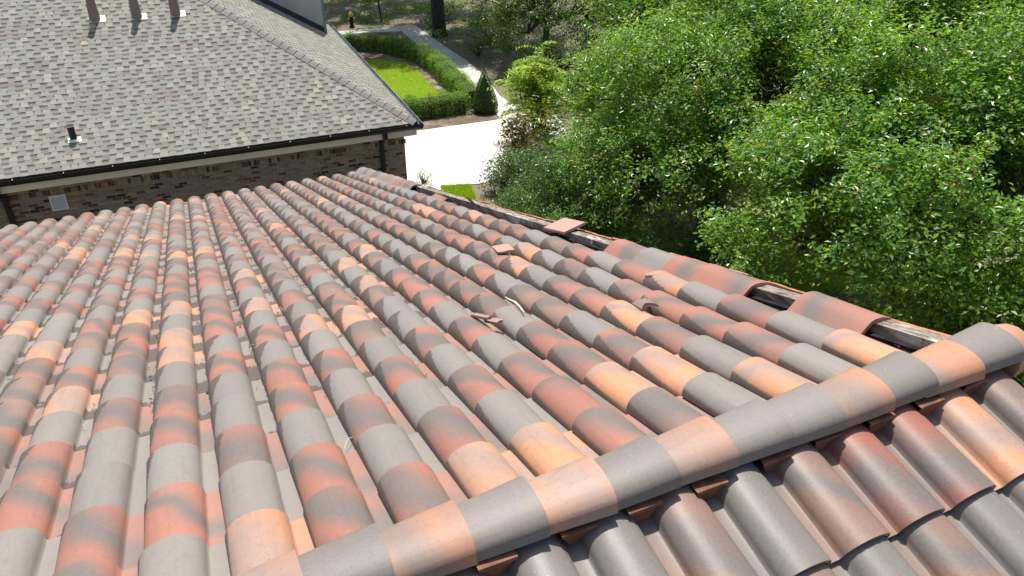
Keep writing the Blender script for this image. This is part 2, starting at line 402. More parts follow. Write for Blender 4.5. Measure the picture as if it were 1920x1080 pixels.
OAK = [(0.112, 0.240, 0.038), (0.070, 0.165, 0.032), (0.168, 0.310, 0.045), (0.27, 0.36, 0.058), (0.28, 0.17, 0.08)]
def puff_leaves(P, R, per, size, cols, wts, up=0.55, squash=0.75, shell=0.55, ratio=0.45, gaps=0.0, thr=-1.25):
    """leaves on twiggy clumps: P centres, R radii"""
    cc, nn, ss, kk = [], [], [], []
    for p, r in zip(P, R):
        n = max(6, int(per * r * r))
        # sprigs inside a clump
        ns = max(4, n // 9)
        d = unit(rng.normal(size=(ns, 3)) + np.array([0, 0, 0.35])); rad = r * (shell + (1 - shell) * rng.random((ns, 1)) ** 0.5) * (0.75 + 0.5 * rng.random((ns, 1)))
        sp = p + d * rad * np.array([1, 1, squash])
        k = rng.integers(0, ns, n)
        pos = sp[k] + rng.normal(0, 0.055, (n, 3)) * (size / 0.06)
        nn.append(d[k] * 0.6 + np.array([0, 0, up + 0.3]) + rng.normal(0, 0.42, (n, 3)))
        cc.append(pos); ss.append(size * (0.6 + 0.8 * rng.random(n)))
        w2 = np.array(wts) * np.exp(rng.normal(0, 0.55, len(wts)))
        kk.append(palette(n, cols, w2))
    if gaps:
        for i in range(len(cc)):
            x, y, z = (cc[i] * gaps).T
            f = np.sin(1.7 * x + 1.1 * z) + np.sin(1.9 * y - 0.8 * x + 1.3) + np.sin(2.3 * z + 0.9 * y + 0.4) + 0.7 * np.sin(4.1 * x - 2.2 * y) + 0.7 * np.sin(3.7 * z + 3.1 * y)
            keep = f > thr + 0.3 * rng.normal(size=len(f))
            cc[i], nn[i], ss[i], kk[i] = cc[i][keep], nn[i][keep], ss[i][keep], kk[i][keep]
    return leaf_arrays(np.concatenate(cc), np.concatenate(nn), np.concatenate(ss), np.concatenate(kk), ratio)

def limb(m, a, b, r0, r1, wob=0.15, n=6, seg=5):
    a, b = np.array(a, float), np.array(b, float); pts = []
    for i in range(seg + 1):
        s = i / seg; p = a + (b - a) * s
        if 0 < i < seg: p = p + rng.normal(0, wob, 3)
        p[2] += 0.25 * sin(pi * s) * np.linalg.norm(b - a) * 0.25
        pts.append(p)
    m.tube(pts, [r0 + (r1 - r0) * i / seg for i in range(seg + 1)], n); return pts

def oak(label, base, lobes, per, size, group, trunk_r=0.28, cols=OAK, wts=(5, 4, 4, 0.9, 0.22), name='oak_tree', mat=None, bark=None, trunk_top=None, ratio=0.45, gaps=1.25, thr=-1.45):
    """lobes: (centre, radii, number of clumps, clump radius)"""
    root = empty(name, (base[0], base[1], 0)); tag(root, label, 'tree', group)
    bark = bark or M_BARK
    tm = MB(); top = trunk_top or (base[0] + 0.2, base[1] - 0.1, 2.6)
    tm.tube([(base[0], base[1], -0.1), (base[0], base[1], 0.35), tuple(np.array(top) * 0.5 + np.array([base[0], base[1], 0.3]) * 0.5), top], [trunk_r * 1.5, trunk_r * 1.1, trunk_r, trunk_r * 0.8], 12)
    tm.build('trunk', bark, root)
    bm = MB(); P, R = [], []
    for c, rad, n, pr in lobes:
        c = np.array(c, float); rad = np.array(rad, float)
        d = unit(rng.normal(size=(n, 3)) + np.array([0, 0, 0.25]))
        k = 0.62 + 0.38 * rng.random((n, 1)) ** 0.6
        ps = c + d * k * rad
        P.append(ps); R.append(pr * (0.6 + 0.8 * rng.random(n)))
        hub = limb(bm, top, c - np.array([0, 0, rad[2] * 0.35]), trunk_r * 0.55, 0.07, 0.18, 7)
        for q in ps[:: max(1, n // 16)]:
            s = hub[rng.integers(2, len(hub))]; b2 = limb(bm, s, q, 0.045, 0.014, 0.12, 5)
            for _ in range(3):
                e = np.array(b2[rng.integers(2, len(b2))]); limb(bm, e, e + rng.normal(0, 0.5, 3) + np.array([0, 0, 0.15]), 0.013, 0.005, 0.05, 4, 3)
    P = np.concatenate(P); R = np.concatenate(R)
    bm.build('branch', bark, root)
    leaf_object('crown', [puff_leaves(P, R, per, size, cols, wts, ratio=ratio, gaps=gaps, thr=thr)], mat or M_LEAF, root)
    return root

# ------------------------------------------------------------------ the tile-roofed house (foreground)
PHI = radians(15.9); DP = 1.347
CAMV = Vector((0, 0, CAM_H))
S_ = Vector((0, cos(PHI), -sin(PHI))); N_ = Vector((0, sin(PHI), cos(PHI)))
def RP(u, v, h=0.0): return CAMV - N_ * (DP - h) + S_ * v + Vector((u, 0, 0))
TW, PW, BH, EXP, TL, LIFT = 0.2525, 0.0520, 0.077, 0.363, 0.435, 0.021
THK = 0.015
house = empty('tiled_house', (0, 7.2, 0))
tag(house, 'foreground house under a blended red, orange and grey clay tile roof with a damaged rake', 'house')

def tile_mesh(name, mat, nb=12, jit=0.0):
    """one S tile: flat pan on the left, barrel on the right when looking up the slope; tail at y=0"""
    prof = [(-0.022, 0.010), (-0.006, 0.001), (PW - 0.006, 0.0)]
    bw = TW - PW + 0.004
    for i in range(nb + 1):
        a = pi * i / nb
        x = PW + bw * 0.5 * (1 - cos(a)); z = BH * sin(a) ** 0.86 if 0 < i < nb else 0.0
        if i == nb: z = 0.005
        if i == 0: x += 0.0; z = 0.002
        prof.append((x, z))
    m = MB(); n = len(prof)
    uv0 = [max(0.0, x / TW) for x, z in prof]
    taper = 0.925
    def pt(x, z, y, dz=0.0):
        if y > 0 and x > PW - 0.001:
            cx = PW + (TW - PW) * 0.46; x = cx + (x - cx) * taper; z = z * taper
        return (x, y, z + LIFT - y * (LIFT / EXP) * 0.92 + dz)
    top = [pt(x, z, 0) for x, z in prof] + [pt(x, z, TL) for x, z in prof]
    m.add(top, [(i, i + 1, n + i + 1, n + i) for i in range(n - 1)], True, [(u, 0.0) for u in uv0] + [(u, TL / EXP) for u in uv0])
    # tail face with thickness and the free side edge
    def inner(i):
        x, z = prof[i]
        cx = PW + bw * 0.5
        return (x if x < PW else cx + (x - cx) * 0.90, z - THK if x < PW else z * 0.88 - THK * 0.55)
    t2 = [pt(x, z, 0) for x, z in prof] + [pt(*inner(i), 0) for i in range(n)]
    m.add(t2, [(i + 1, i, n + i, n + i + 1) for i in range(n - 1)], False, [(u, 0.0) for u in uv0] * 2)
    x, z = prof[-1]; ix, iz = inner(n - 1)
    m.add([pt(x, z, 0), pt(x, z, TL), pt(ix, iz, TL), pt(ix, iz, 0)], [(0, 3, 2, 1)], False, [(1, 0), (1, 1), (1, 1), (1, 0)])
    return m

KINDS = {'grey': (0.225, 0.203, 0.177), 'red': (0.350, 0.142, 0.096), 'orange': (0.56, 0.262, 0.130), 'brown': (0.275, 0.160, 0.118)}
LASTK = ['grey']
def tile_colour(r, row=None):
    x = r.random()
    if row is not None:
        g = 0.16 if row.startswith('grey') else 0.52
        x = 0.2 if x < g else 0.40 + 0.60 * (x - g) / (1 - g)
    k = 'grey' if x < 0.40 else 'red' if x < 0.80 else 'brown' if x < 0.925 else 'orange'
    if isinstance(row, str): LASTK[0] = k
    c = KINDS[k]; j = 1 + r.gauss(0, 0.05)
    return (c[0] * j * (1 + r.gauss(0, .012)), c[1] * j, c[2] * j * (1 + r.gauss(0, .012)), r.random())

TILE_ME = tile_mesh('roof_tile', M_TILE).mesh('roof_tile', M_TILE)
TILE_LOW = tile_mesh('roof_tile', M_TILEV, 8)
TSRC = TILE_LOW
# roof body: deck boards, felt, walls
deck = MB()
A_ = RP(0, 1.958)                                       # ridge line of the pan planes
yr, zr = A_.y, A_.z
EV = 12.86
xl, xr = -9.0, 2.95
e = RP(0, EV, -0.03)
TN = tan(radians(16.2))
near_y = -9.5; near_z = zr - 0.03 - TN * (yr - near_y)
deck.add([(xl, yr, zr - 0.03), (xr - 0.30, yr, zr - 0.03), (xr - 0.30, e.y, e.z), (xl, e.y, e.z), (xl, near_y, near_z), (xr - 0.02, near_y, near_z), (xr - 0.02, yr, zr - 0.03)], [(0, 3, 2, 1)[::-1], (4, 5, 6, 0)])
roof = deck.build('roof', M_FELT, house)
wl = MB()
zw = e.z - 0.12
wl.add([(xl + .3, near_y + .4, 0), (xr - .38, near_y + .4, 0), (xr - .38, e.y - .45, 0), (xl + .3, e.y - .45, 0),
        (xl + .3, near_y + .4, near_z - .05), (xr - .38, near_y + .4, near_z - .05), (xr - .38, e.y - .45, zw), (xl + .3, e.y - .45, zw), (xl + .3, yr, zr - .14), (xr - .38, yr, zr - .14)],
       [(0, 1, 5, 4), (2, 3, 7, 6), (1, 2, 6, 9, 5), (3, 0, 4, 8, 7)])
wl.build('wall', M_BEIGE, house)
fb = MB(); fb.box((xl, e.y - 0.03, e.z - 0.20), (xr - 0.3, e.y + 0.02, e.z - 0.005)); fb.build('fascia', M_BEIGE, house)

def proj_px(p):
    d = p - CAMV; z = d.dot(FW)
    return 960 + F_PX * d.dot(RT) / z, 540 - F_PX * d.dot(UPV) / z, z
E3 = -0.145
spots = []
rt = random.Random(11)
prevk = {}
# firing colours of the tiles nearest the ridge (course, column): grey, red, orange, brown
NEARK = {(0, 2): 'g', (0, 3): 'o', (0, 4): 'r', (0, 5): 'r', (0, 6): 'o', (0, 7): 'o', (0, 8): 'r', (0, 9): 'b', (0, 10): 'g', (0, 11): 'o', (0, 12): 'g', (0, 13): 'o', (1, 0): 'g', (1, 1): 'r', (1, 2): 'r', (1, 3): 'g', (1, 4): 'r', (1, 5): 'g', (1, 6): 'r', (1, 7): 'g', (1, 8): 'r', (1, 9): 'o', (1, 10): 'o', (1, 11): 'g', (1, 13): 'g', (2, 1): 'g', (2, 2): 'g', (2, 3): 'r', (2, 4): 'g', (2, 5): 'r', (2, 6): 'g', (2, 7): 'r', (2, 8): 'r', (2, 9): 'r', (2, 10): 'r', (2, 11): 'r', (2, 12): 'r', (3, 0): 'r', (3, 1): 'g', (3, 2): 'r', (3, 3): 'g', (3, 4): 'r', (3, 5): 'g', (3, 6): 'r', (3, 7): 'g', (3, 8): 'g', (3, 9): 'r', (3, 12): 'r', (4, 1): 'r', (4, 2): 'r', (4, 3): 'g', (4, 4): 'r', (4, 5): 'r', (4, 6): 'g', (5, 0): 'o', (5, 2): 'g', (5, 3): 'r', (5, 4): 'g', (5, 5): 'g', (5, 6): 'b', (6, 2): 'o', (6, 3): 'g', (6, 4): 'r', (6, 5): 'o', (6, 6): 'o', (7, 2): 'o', (7, 3): 'r', (8, -1): 'o', (8, 4): 'o', (15, 2): 'o'}
KN = {'g': 'grey', 'r': 'red', 'o': 'orange', 'b': 'brown'}
for row in range(0, 30):
    v = 2.369 + EXP * row
    for col in range(-32, 14):
        x_left = E3 + TW * (col - 3) + TW            # left edge of the barrel seen looking down the slope is x of local TW
        # local origin sits at the pan's outer side: world x = x_left_edge_of_barrel + TW ; barrel left edge e_k
        ek = E3 + TW * (col - 3)
        o = RP(ek + TW + rt.gauss(0, .0018), v + rt.gauss(0, .008), rt.gauss(0, .0018))
        c = tile_colour(rt, prevk.get(col, 'x')); prevk[col] = LASTK[0]
        if (row, col) in NEARK:
            kn = KN[NEARK[(row, col)]]; prevk[col] = kn; b_ = KINDS[kn]; jj = 1 + rt.gauss(0, .05); c = (b_[0] * jj, b_[1] * jj, b_[2] * jj, c[3])
        px, py, z = proj_px(RP(ek + .12, v - .18, .05))
        if px < -260 or px > 2000 or py > 1500: continue
        lean = rt.gauss(0, .010)
        M = frame(Vector((-1, 0, 0)) - S_ * lean, -S_ + Vector((-1, 0, 0)) * lean, N_, o)
        vis = (-40 < px < 1960) and (py < 1120)
        spots.append((z if vis else z + 100, M, c, 'main'))
near = []
NS = Vector((0, cos(radians(16.2)), sin(radians(16.2)))); NN = Vector((0, -sin(radians(16.2)), cos(radians(16.2))))
zpan = lambda y: CAM_H - 1.868 + TN * (y - 1.383)
NKIND = dict(zip([(k, 0) for k in range(-1, 10)] + [(k, 1) for k in range(2, 10)], ['brown', 'grey', 'grey', 'brown', 'grey', 'brown', 'red', 'red', 'orange', 'brown', 'grey', 'grey', 'brown', 'grey', 'brown', 'grey', 'grey', 'red', 'grey']))
for row in range(0, 5):
    y0 = 1.053 - EXP * cos(radians(16.2)) * row
    for col in range(-6, 14):
        c = tile_colour(rt); kk0 = NKIND.get((col, row)); x0 = 0.555 + TW * col
        if x0 + TW > 2.98: continue
        if kk0: c = (*KINDS[kk0], c[3])
        if kk0 == 'grey': c = (.172, .156, .139, c[3])  # darker than the main slope: shade of this side put into the tile colours
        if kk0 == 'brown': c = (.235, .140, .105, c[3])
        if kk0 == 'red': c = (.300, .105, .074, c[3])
        o = Vector((x0 + rt.gauss(0, .0015), y0 + rt.gauss(0, .002), zpan(y0)))
        M = frame((1, 0, 0), NS, NN, o)
        px, py, z = proj_px(o + NS * .2)
        vis = 0 < px < 1960 and py < 1150 and z > 0.2
        if py > 2200 or z < 0.2: z = 50
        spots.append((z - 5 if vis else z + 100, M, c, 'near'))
spots.sort(key=lambda s: s[0])
for z, M, c, w_ in spots[:300]:
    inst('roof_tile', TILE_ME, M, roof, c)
rest = spots[300:]
sv = np.array(TSRC.v); suv = np.array(TSRC.uv); ssm = TSRC.sm
sl = np.array([i for f in TSRC.f for i in f]); stot = np.array([len(f) for f in TSRC.f])
V, C = [], []
for z, M, c, w_ in rest:
    m3 = np.array(M.to_3x3()); V.append(sv @ m3.T + np.array(M.translation)); C.append(np.tile(c, (len(sv), 1)))
nr = len(rest); nv = len(sv)
loops = (sl[None, :] + (np.arange(nr) * nv)[:, None]).ravel(); tots = np.tile(stot, nr)
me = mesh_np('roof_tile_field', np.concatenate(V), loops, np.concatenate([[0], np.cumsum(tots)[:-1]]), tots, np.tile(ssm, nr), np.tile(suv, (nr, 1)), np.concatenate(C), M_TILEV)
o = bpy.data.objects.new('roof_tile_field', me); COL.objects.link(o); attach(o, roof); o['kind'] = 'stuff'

# ridge caps
def cap_mesh():
    m = MB(); n = 12; L = 0.285; prof = []
    for i in range(n + 1):
        a = pi * i / n
        yy = -0.106 * cos(a); zz = 0.064 * (sin(a) ** 0.75)
        prof.append((yy, zz))
    prof = [(-0.109, -0.012)] + prof + [(0.109, -0.012)]; n = len(prof)
    def ring(x, k, dz): return [(x, y * k, z * k + dz) for y, z in prof]
    a, b = ring(0, 0.90, -0.011), ring(L, 1.06, 0.008)
    uu = [i / (n - 1) for i in range(n)]
    m.add(a + b, [(i, n + i, n + i + 1, i + 1) for i in range(n - 1)], True, [(0.3 + .5 * q, 0.1) for q in uu] + [(0.3 + .5 * q, 0.9) for q in uu])
    bi = [(L, y * 0.90, z * 0.88 - 0.004) for y, z in prof]
    m.add(b + bi, [(i, n + i, n + i + 1, i + 1) for i in range(n - 1)], False, [(0.5, 0.9)] * (2 * n))
    ai = [(0, y * 0.86, z * 0.84) for y, z in prof]
    m.add(a + ai, [(i + 1, n + i + 1, n + i, i) for i in range(n - 1)], False, [(0.5, 0.1)] * (2 * n))
    return m.mesh('ridge_tile', M_CAP)
CAP = cap_mesh()
ck = ['grey', 'grey', 'grey', 'orange', 'grey', 'orange', 'grey', 'orange', 'grey', 'grey', 'orange', 'grey', 'orange', 'grey', 'orange']
# joints measured at x = .51 + .2328 k
for i in range(-9, 10):
    x1 = 0.512 + 0.2328 * (i + 1)
    kind = {4: 'grey', 5: 'grey', 6: 'orange', 7: 'grey', 8: 'orange', 9: 'grey', 10: 'orange'}.get(i, 'orange' if i % 2 else 'grey')
    c = (0.190, 0.169, 0.149) if kind == 'grey' else (0.47, 0.225, 0.125); j = 0.88 + 0.2 * rt.random()  # grey caps darker than the field: weaker light on their near side painted in
    M = Matrix.Translation((x1 - 0.285, 1.481 + rt.gauss(0, .004), CAM_H - 1.755 + (0.012 if i == 9 else 0))) @ Matrix.Rotation(rt.gauss(0, .016), 4, 'Z') @ Matrix.Rotation(rt.gauss(0, .02), 4, 'X')
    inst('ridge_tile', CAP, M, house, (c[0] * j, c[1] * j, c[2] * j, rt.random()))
# gable end closure of the ridge
m = MB(); m.tube([(2.83, 1.483, CAM_H - 1.785), (2.90, 1.483, CAM_H - 1.79), (2.925, 1.483, CAM_H - 1.82)], [0.118, 0.112, 0.08], 16)
o = m.build('ridge_end_tile', M_CAP, house); o.color = (*KINDS['orange'], .3)
# bed of mortar-dark board beneath the caps
m = MB(); m.box((xl, 1.43, CAM_H - 1.87), (2.62, 1.54, CAM_H - 1.765)); m.build('ridge_board', M_FELT, house)
# terracotta closures standing in the pans under the near edge of the caps
m = MB()
xa, xb = -0.040, 0.085
zz0 = zpan(1.37) - CAM_H + 0.014; zz1 = -1.782
m.add([(xa + .040, 1.380, zz0), (xb - .032, 1.380, zz0), (xb, 1.41, zz1), (xa, 1.41, zz1), (xa, 1.364, zz1 - .004), (xb, 1.364, zz1 - .004), (xb, 1.362, zz1 - .013), (xa, 1.362, zz1 - .013), (xa + .004, 1.372, zz1 - .016), (xb - .004, 1.372, zz1 - .016)],
      [(0, 1, 9, 8), (3, 4, 5, 2)[::-1], (4, 7, 6, 5), (7, 8, 9, 6)])
M_CLOSE = simple('closure_clay', (0.21, 0.095, 0.055), 0.7, 0.2, 20.0, 0.3, 0.2)
CLO = m.mesh('ridge_closure', M_CLOSE)
for col in range(-6, 9):
    inst('ridge_closure', CLO, Matrix.Translation((0.562 + TW * col + rt.gauss(0, .010), rt.gauss(0, .007), CAM_H + rt.gauss(0, .003))), house)

# rake: weathered board, felt, remains of the side flange and the covers still in place
def strip(name, mat, u0, u1, h0, h1, v0, v1, parent, n=1, wob=0.0):
    m = MB(); st = []
    for i in range(n + 1):
        v = v0 + (v1 - v0) * i / n; du, dh = (random.gauss(0, wob), random.gauss(0, wob * .6)) if wob else (0, 0)
        st += [RP(u0 + du, v, h0 + dh), RP(u1 + du, v, h0 + dh), RP(u1 + du, v, h1 + dh), RP(u0 + du, v, h1 + dh)]
    F = []
    for i in range(n):
        b = 4 * i
        for k in range(4): F.append((b + k, b + 4 + k, b + 4 + (k + 1) % 4, b + (k + 1) % 4))
    F += [(3, 2, 1, 0), (4 * n, 4 * n + 1, 4 * n + 2, 4 * n + 3)]
    m.add(st, F); return m.build(name, mat, parent)
BU0, BU1 = 2.650, 2.728
va = 1.9
for L in (2.45, 2.44, 3.05, 3.02):
    strip('rake_board', M_WOOD, BU0 + random.gauss(0, .004), BU1 + random.gauss(0, .004), -0.16, 0.100 + random.gauss(0, .005), va, va + L - 0.012, house, 6, 0.002); va += L
strip('rake_lath', M_FELT, 2.615, 2.646, -0.02, 0.055, 1.9, 6.2, house, 5, 0.002)
strip('felt_upstand', M_FELT, 2.560, 2.640, -0.02, 0.035, 1.9, 12.85, house, 14, 0.005)
strip('barge_board', M_BEIGE, 2.735, 2.765, -0.25, 0.03, 1.9, 12.9, house)
vv = 1.95
while vv < 9.4:
    L = 0.30 + random.random() * 0.12; hh = 0.085 + random.gauss(0, .008)
    if random.random() < 0.88: strip('rake_flange', M_TERRA, 2.775 + random.gauss(0, .004), 2.792, -0.04, hh, vv, vv + L, house, 3, 0.004)
    vv += L + 0.01
def rake_mesh(L=0.44):
    # angular cover seen in cross-section: sloping inner cheek, rounded crown, upright outer cheek
    prof = [(-0.185, -0.108), (-0.150, -0.082), (-0.110, -0.052), (-0.070, -0.022), (-0.040, -0.003), (-0.005, 0.006), (0.045, 0.005), (0.085, -0.006), (0.110, -0.030), (0.124, -0.075), (0.128, -0.150)]
    n = len(prof); m = MB()
    prof = [(x * 0.86, z * 0.85) for x, z in prof]
    a = [(x, 0, z + 0.016) for x, z in prof]; b = [(x * 0.95, L, z * 0.97 - 0.006) for x, z in prof]
    uu = [i / (n - 1) for i in range(n)]
    m.add(a + b, [(i, i + 1, n + i + 1, n + i) for i in range(n - 1)], True, [(0.25 + .5 * q, 0) for q in uu] + [(0.25 + .5 * q, 1) for q in uu])
    ai = [(x * 0.92, 0, z - 0.002) for x, z in prof]; bi = [(x * 0.87, L, z * 0.97 - 0.024) for x, z in prof]
    m.add(a + ai, [(i + 1, i, n + i, n + i + 1) for i in range(n - 1)], False, [(.5, 0)] * 2 * n)
    m.add(b + bi, [(i, i + 1, n + i + 1, n + i) for i in range(n - 1)], False, [(.5, 1)] * 2 * n)
    m.add(ai + bi, [(i + 1, i, n + i, n + i + 1) for i in range(n - 1)], True, [(.5, 0)] * 2 * n)
    m.add([a[0], b[0], bi[0], ai[0]], [(0, 1, 2, 3)], False, [(.3, 0)] * 4)
    return m.mesh('rake_tile', M_CAP)
RAKE = rake_mesh()
def put_rake(u, v_tail, h, kind, lean=0.0, seed=None, roll=0.0, name='rake_tile'):
    # local x must point to +X here: y up-slope and x = +X give a downward z, so x is mirrored in the mesh
    o = RP(u, v_tail, h - 0.062); c = KINDS[kind]
    M = frame(Vector((1, 0, 0)), -S_, N_, o)
    M = M @ Matrix.Rotation(lean, 4, 'Z') @ Matrix.Rotation(roll, 4, 'Y')
    return inst(name, RAKE, M, house, (*c, seed if seed is not None else rt.random()))
for u, v, kind, lean in [(2.655, 4.56, 'red', .01), (2.650, 4.18, 'grey', -.02), (2.655, 3.85, 'red', .0), (2.660, 3.55, 'red', .015), (2.670, 2.77, 'red', .03)]:
    put_rake(u, v, 0.185, kind, lean, rt.random())
vv = 12.86; kk = ['grey', 'brown', 'grey', 'red', 'grey', 'brown', 'grey', 'red', 'brown', 'red']
for i in range(9):
    put_rake(2.645 + rt.gauss(0, .008), vv, 0.185, kk[i], rt.gauss(0, .015)); vv -= 0.355
put_rake(2.70, 8.75, 0.13, 'red', .05, roll=.25)
# dislodged pan of a broken cover lying over the board
m = MB(); m.box((-0.105, -0.155, 0), (0.105, 0.155, 0.020)); dz = m.mesh('rake_fragment', M_CAP)
M = frame(Vector((1, 0, 0)), -S_, N_, RP(2.675, 5.40, 0.120)) @ Matrix.Rotation(-0.20, 4, 'Y') @ Matrix.Rotation(-0.10, 4, 'Z') @ Matrix.Rotation(-0.03, 4, 'X')
inst('rake_fragment', dz, M, house, (0.50, 0.27, 0.20, .12))

# tie wires sticking out between the tiles (parts of the roof)
for u, v, kind in [(-.66, 4.40, 1), (-.66, 3.72, 1), (.09, 4.34, 1), (.10, 4.05, 1), (.06, 2.40, 1), (.33, 2.82, 1), (.83, 3.46, 1), (.10, 5.40, 1), (.25, 11.8, 2), (-.92, 5.2, 0), (.34, 5.05, 1), (1.02, 5.9, 1), (.85, 4.9, 1)]:
    m = MB(); base = RP(u, v, .022); a = rt.random() * 6.28
    k = 0.040 + 0.025 * rt.random(); pts = []
    for i in range(10):
        s_ = i / 9
        th_ = a + s_ * (3.6 if kind == 0 else 1.2 if kind == 1 else 4.6)
        rr = k * (0.5 if kind else 0.6)
        pts.append(base + Vector((cos(th_) * rr * (1 + s_), 0, 0)) + S_ * (sin(th_) * rr + (s_ - .5) * k * 1.2) + N_ * (0.004 + 0.018 * sin(pi * s_)))
    m.tube(pts, 0.0014, 5); m.build('tie_wire', M_WIRE, roof)

# leaf litter caught in the channels and along the bare rake
n_ = 520; kk_ = rng.integers(-6, 14, n_); vv_ = 3.2 + 9.2 * rng.random(n_) ** 0.8
uu_ = E3 + TW * (kk_ - 3) - PW * (0.15 + 0.7 * rng.random(n_)); hh_ = np.full(n_, .024)
m_ = 420; uu_ = np.concatenate([uu_, 2.575 + .06 * rng.random(m_)]); vv_ = np.concatenate([vv_, 2.0 + 10 * rng.random(m_)]); hh_ = np.concatenate([hh_, .030 + .02 * rng.random(m_)])
pc = np.array([RP(a, b, c) for a, b, c in zip(uu_, vv_, hh_)])
nn_ = np.array(N_)[None] + rng.normal(0, .45, (len(pc), 3))
tag(leaf_object('leaf_litter', [leaf_arrays(pc, nn_, .014 + .024 * rng.random(len(pc)), palette(len(pc), [(.10, .065, .04), (.06, .045, .03), (.17, .11, .06), (.28, .24, .18)], (4, 4, 2, .6)), .4, .3)], M_SOFT, None), kind='stuff')

# loose broken pieces lying on the tiles: things of their own
def shard(label, u, v, h, size, rot, tilt, col, curved=True, name='tile_shard'):
    m = MB(); w_, l_ = size; n = 6; t_ = 0.013; top = []; bot = []
    jag = [random.gauss(0, .012) for _ in range(2 * n + 2)]
    for j, y in enumerate((0, l_)):
        for i in range(n + 1):
            a = (i / n - .5) * (1.5 if curved else 0.2); R = w_ / (1.5 if curved else .2)
            top.append((R * sin(a), y + jag[j * (n + 1) + i], R * cos(a) - R * cos(.75 if curved else .1)))
            bot.append((top[-1][0], top[-1][1], top[-1][2] - t_))
    N1 = n + 1
    F = [(i, i + 1, N1 + i + 1, N1 + i) for i in range(n)]
    b = 2 * N1
    F += [(b + i + 1, b + i, b + N1 + i, b + N1 + i + 1) for i in range(n)]
    F += [(i + 1, i, b + i, b + i + 1) for i in range(n)] + [(N1 + i, N1 + i + 1, b + N1 + i + 1, b + N1 + i) for i in range(n)]
    F += [(0, N1, b + N1, b), (N1 + n, n, b + n, b + N1 + n)]
    m.add(top + bot, F, False, [(.4, .5)] * (4 * N1))
    M = frame((1, 0, 0), -S_, N_, RP(u, v, h)) @ Matrix.Rotation(rot, 4, 'Z') @ Matrix.Rotation(tilt, 4, 'X')
    o = bpy.data.objects.new(name, m.mesh(name, M_CAP)); COL.objects.link(o); o.matrix_basis = M; o.color = col
    tag(o, label, 'broken tile', 'broken pieces lying on the tile roof'); return o
shard('narrow orange-red splinter of tile lying across a red tile near mid roof', 1.265, 3.80, .105, (.035, .17), -0.15, .10, (.46, .17, .10, .2), False)
shard('short thick orange chunk of tile beside the splinter near mid roof', 1.325, 3.68, .088, (.06, .075), -0.3, .05, (.55, .23, .11, .3), False)
shard('flat pale orange piece of tile lying in a pan below the broken rake', 2.055, 5.30, .105, (.13, .24), 0.18, .0, (.62, .32, .17, .12), False)
shard('red curved lump of tile lying in a pan below the row of rake covers', 2.085, 3.36, .088, (.11, .11), 0.2, .05, (.42, .16, .11, .7), True)
shard('small orange piece of tile wedged under the grey rake cover', 2.49, 3.86, .075, (.10, .11), 0.5, .1, (.58, .28, .14, .4), False)
shard('small red piece of tile jammed under the red rake cover', 2.50, 3.66, .06, (.08, .10), 0.1, .0, (.45, .19, .13, .5), True)
shard('thin upright terracotta splinter leaning on the bare rake board', 2.63, 7.35, .10, (.03, .16), 0.9, .7, (.36, .17, .11, .25), True)
m = MB()
pts = [RP(1.605, 4.16, .040), RP(1.578, 4.02, .062), RP(1.545, 3.86, .092), RP(1.52, 3.73, .100), RP(1.49, 3.60, .104)]
ws = [.003, .006, .008, .006, .003]; vs = []
for p, w_ in zip(pts, ws): vs += [p + Vector((-w_, 0, 0)), p + Vector((w_, 0, 0)), p + Vector((w_, 0, .006)), p + Vector((-w_, 0, .006))]
F = [(3, 2, 1, 0), (16, 17, 18, 19)]
for i in range(4):
    for k in range(4): F.append((4 * i + k, 4 * i + (k + 1) % 4, 4 * i + 4 + (k + 1) % 4, 4 * i + 4 + k))
m.add(vs, F); tag(m.build('curled_strip', M_DRIP), 'curled off-white strip lying over a grey tile in the middle of the roof', 'strip')

# ------------------------------------------------------------------ the neighbour: brick house under grey shingles
nb = empty('brick_house', (0, 24, 0)); tag(nb, 'brown brick house next door with a hipped grey shingle roof and black gutters', 'house')
TA = tan(radians(30.5)); CA = cos(radians(30.5)); SA = sin(radians(30.5))
EZ = 3.25; EY = 18.32; EX = 5.60; XL = -14.0
ea = Vector((0.05, 1, 0)).normalized(); inn = Vector((-ea.y, ea.x, 0))
RUN = 6.6
C0 = Vector((EX, EY, EZ))
def front(x, t): return Vector((x, EY + t * CA, EZ + t * SA))          # t up the slope
def right(s, t): return C0 + ea * s + inn * (t * CA) + ZU * (t * SA)
hipd = Vector((-1.0, 1.0 * 0.975, TA * 0.975))
TMAX = RUN / CA
def hip_x(t):  # right end of the front face at slope length t
    # intersection of both planes: front has y=EY+t*CA ; right: inset run equals t*CA
    run = t * CA; # solve (x,y) with y = EY+run and distance from eave line = run
    # point = C0 + ea*s + inn*run ; y: EY + ea.y*s + inn.y*run = EY + run
    s = (run - inn.y * run) / ea.y
    return EX + ea.x * s + inn.x * run
apex = Vector((hip_x(TMAX), EY + RUN, EZ + RUN * TA))
base = MB()
base.add([C0, Vector((XL, EY, EZ)), Vector((XL, EY + RUN, apex.z)), apex], [(0, 3, 2, 1)], False, None, (.2, .2, .185, 1))
pr = right(13.6, 0); pr2 = right(13.6 - 0, TMAX)
sA = (apex - C0).dot(ea)
base.add([C0, pr, right(13.6, TMAX), apex], [(0, 1, 2, 3)], False, None, (.2, .2, .185, 1))
base.add([Vector((XL, EY + RUN, apex.z)), Vector((XL, EY + 13.2, EZ)), pr, right(13.6, TMAX), apex], [(0, 4, 3, 2, 1)], False, None, (.2, .2, .185, 1))
nroof = base.build('roof', M_SHINGV, nb)

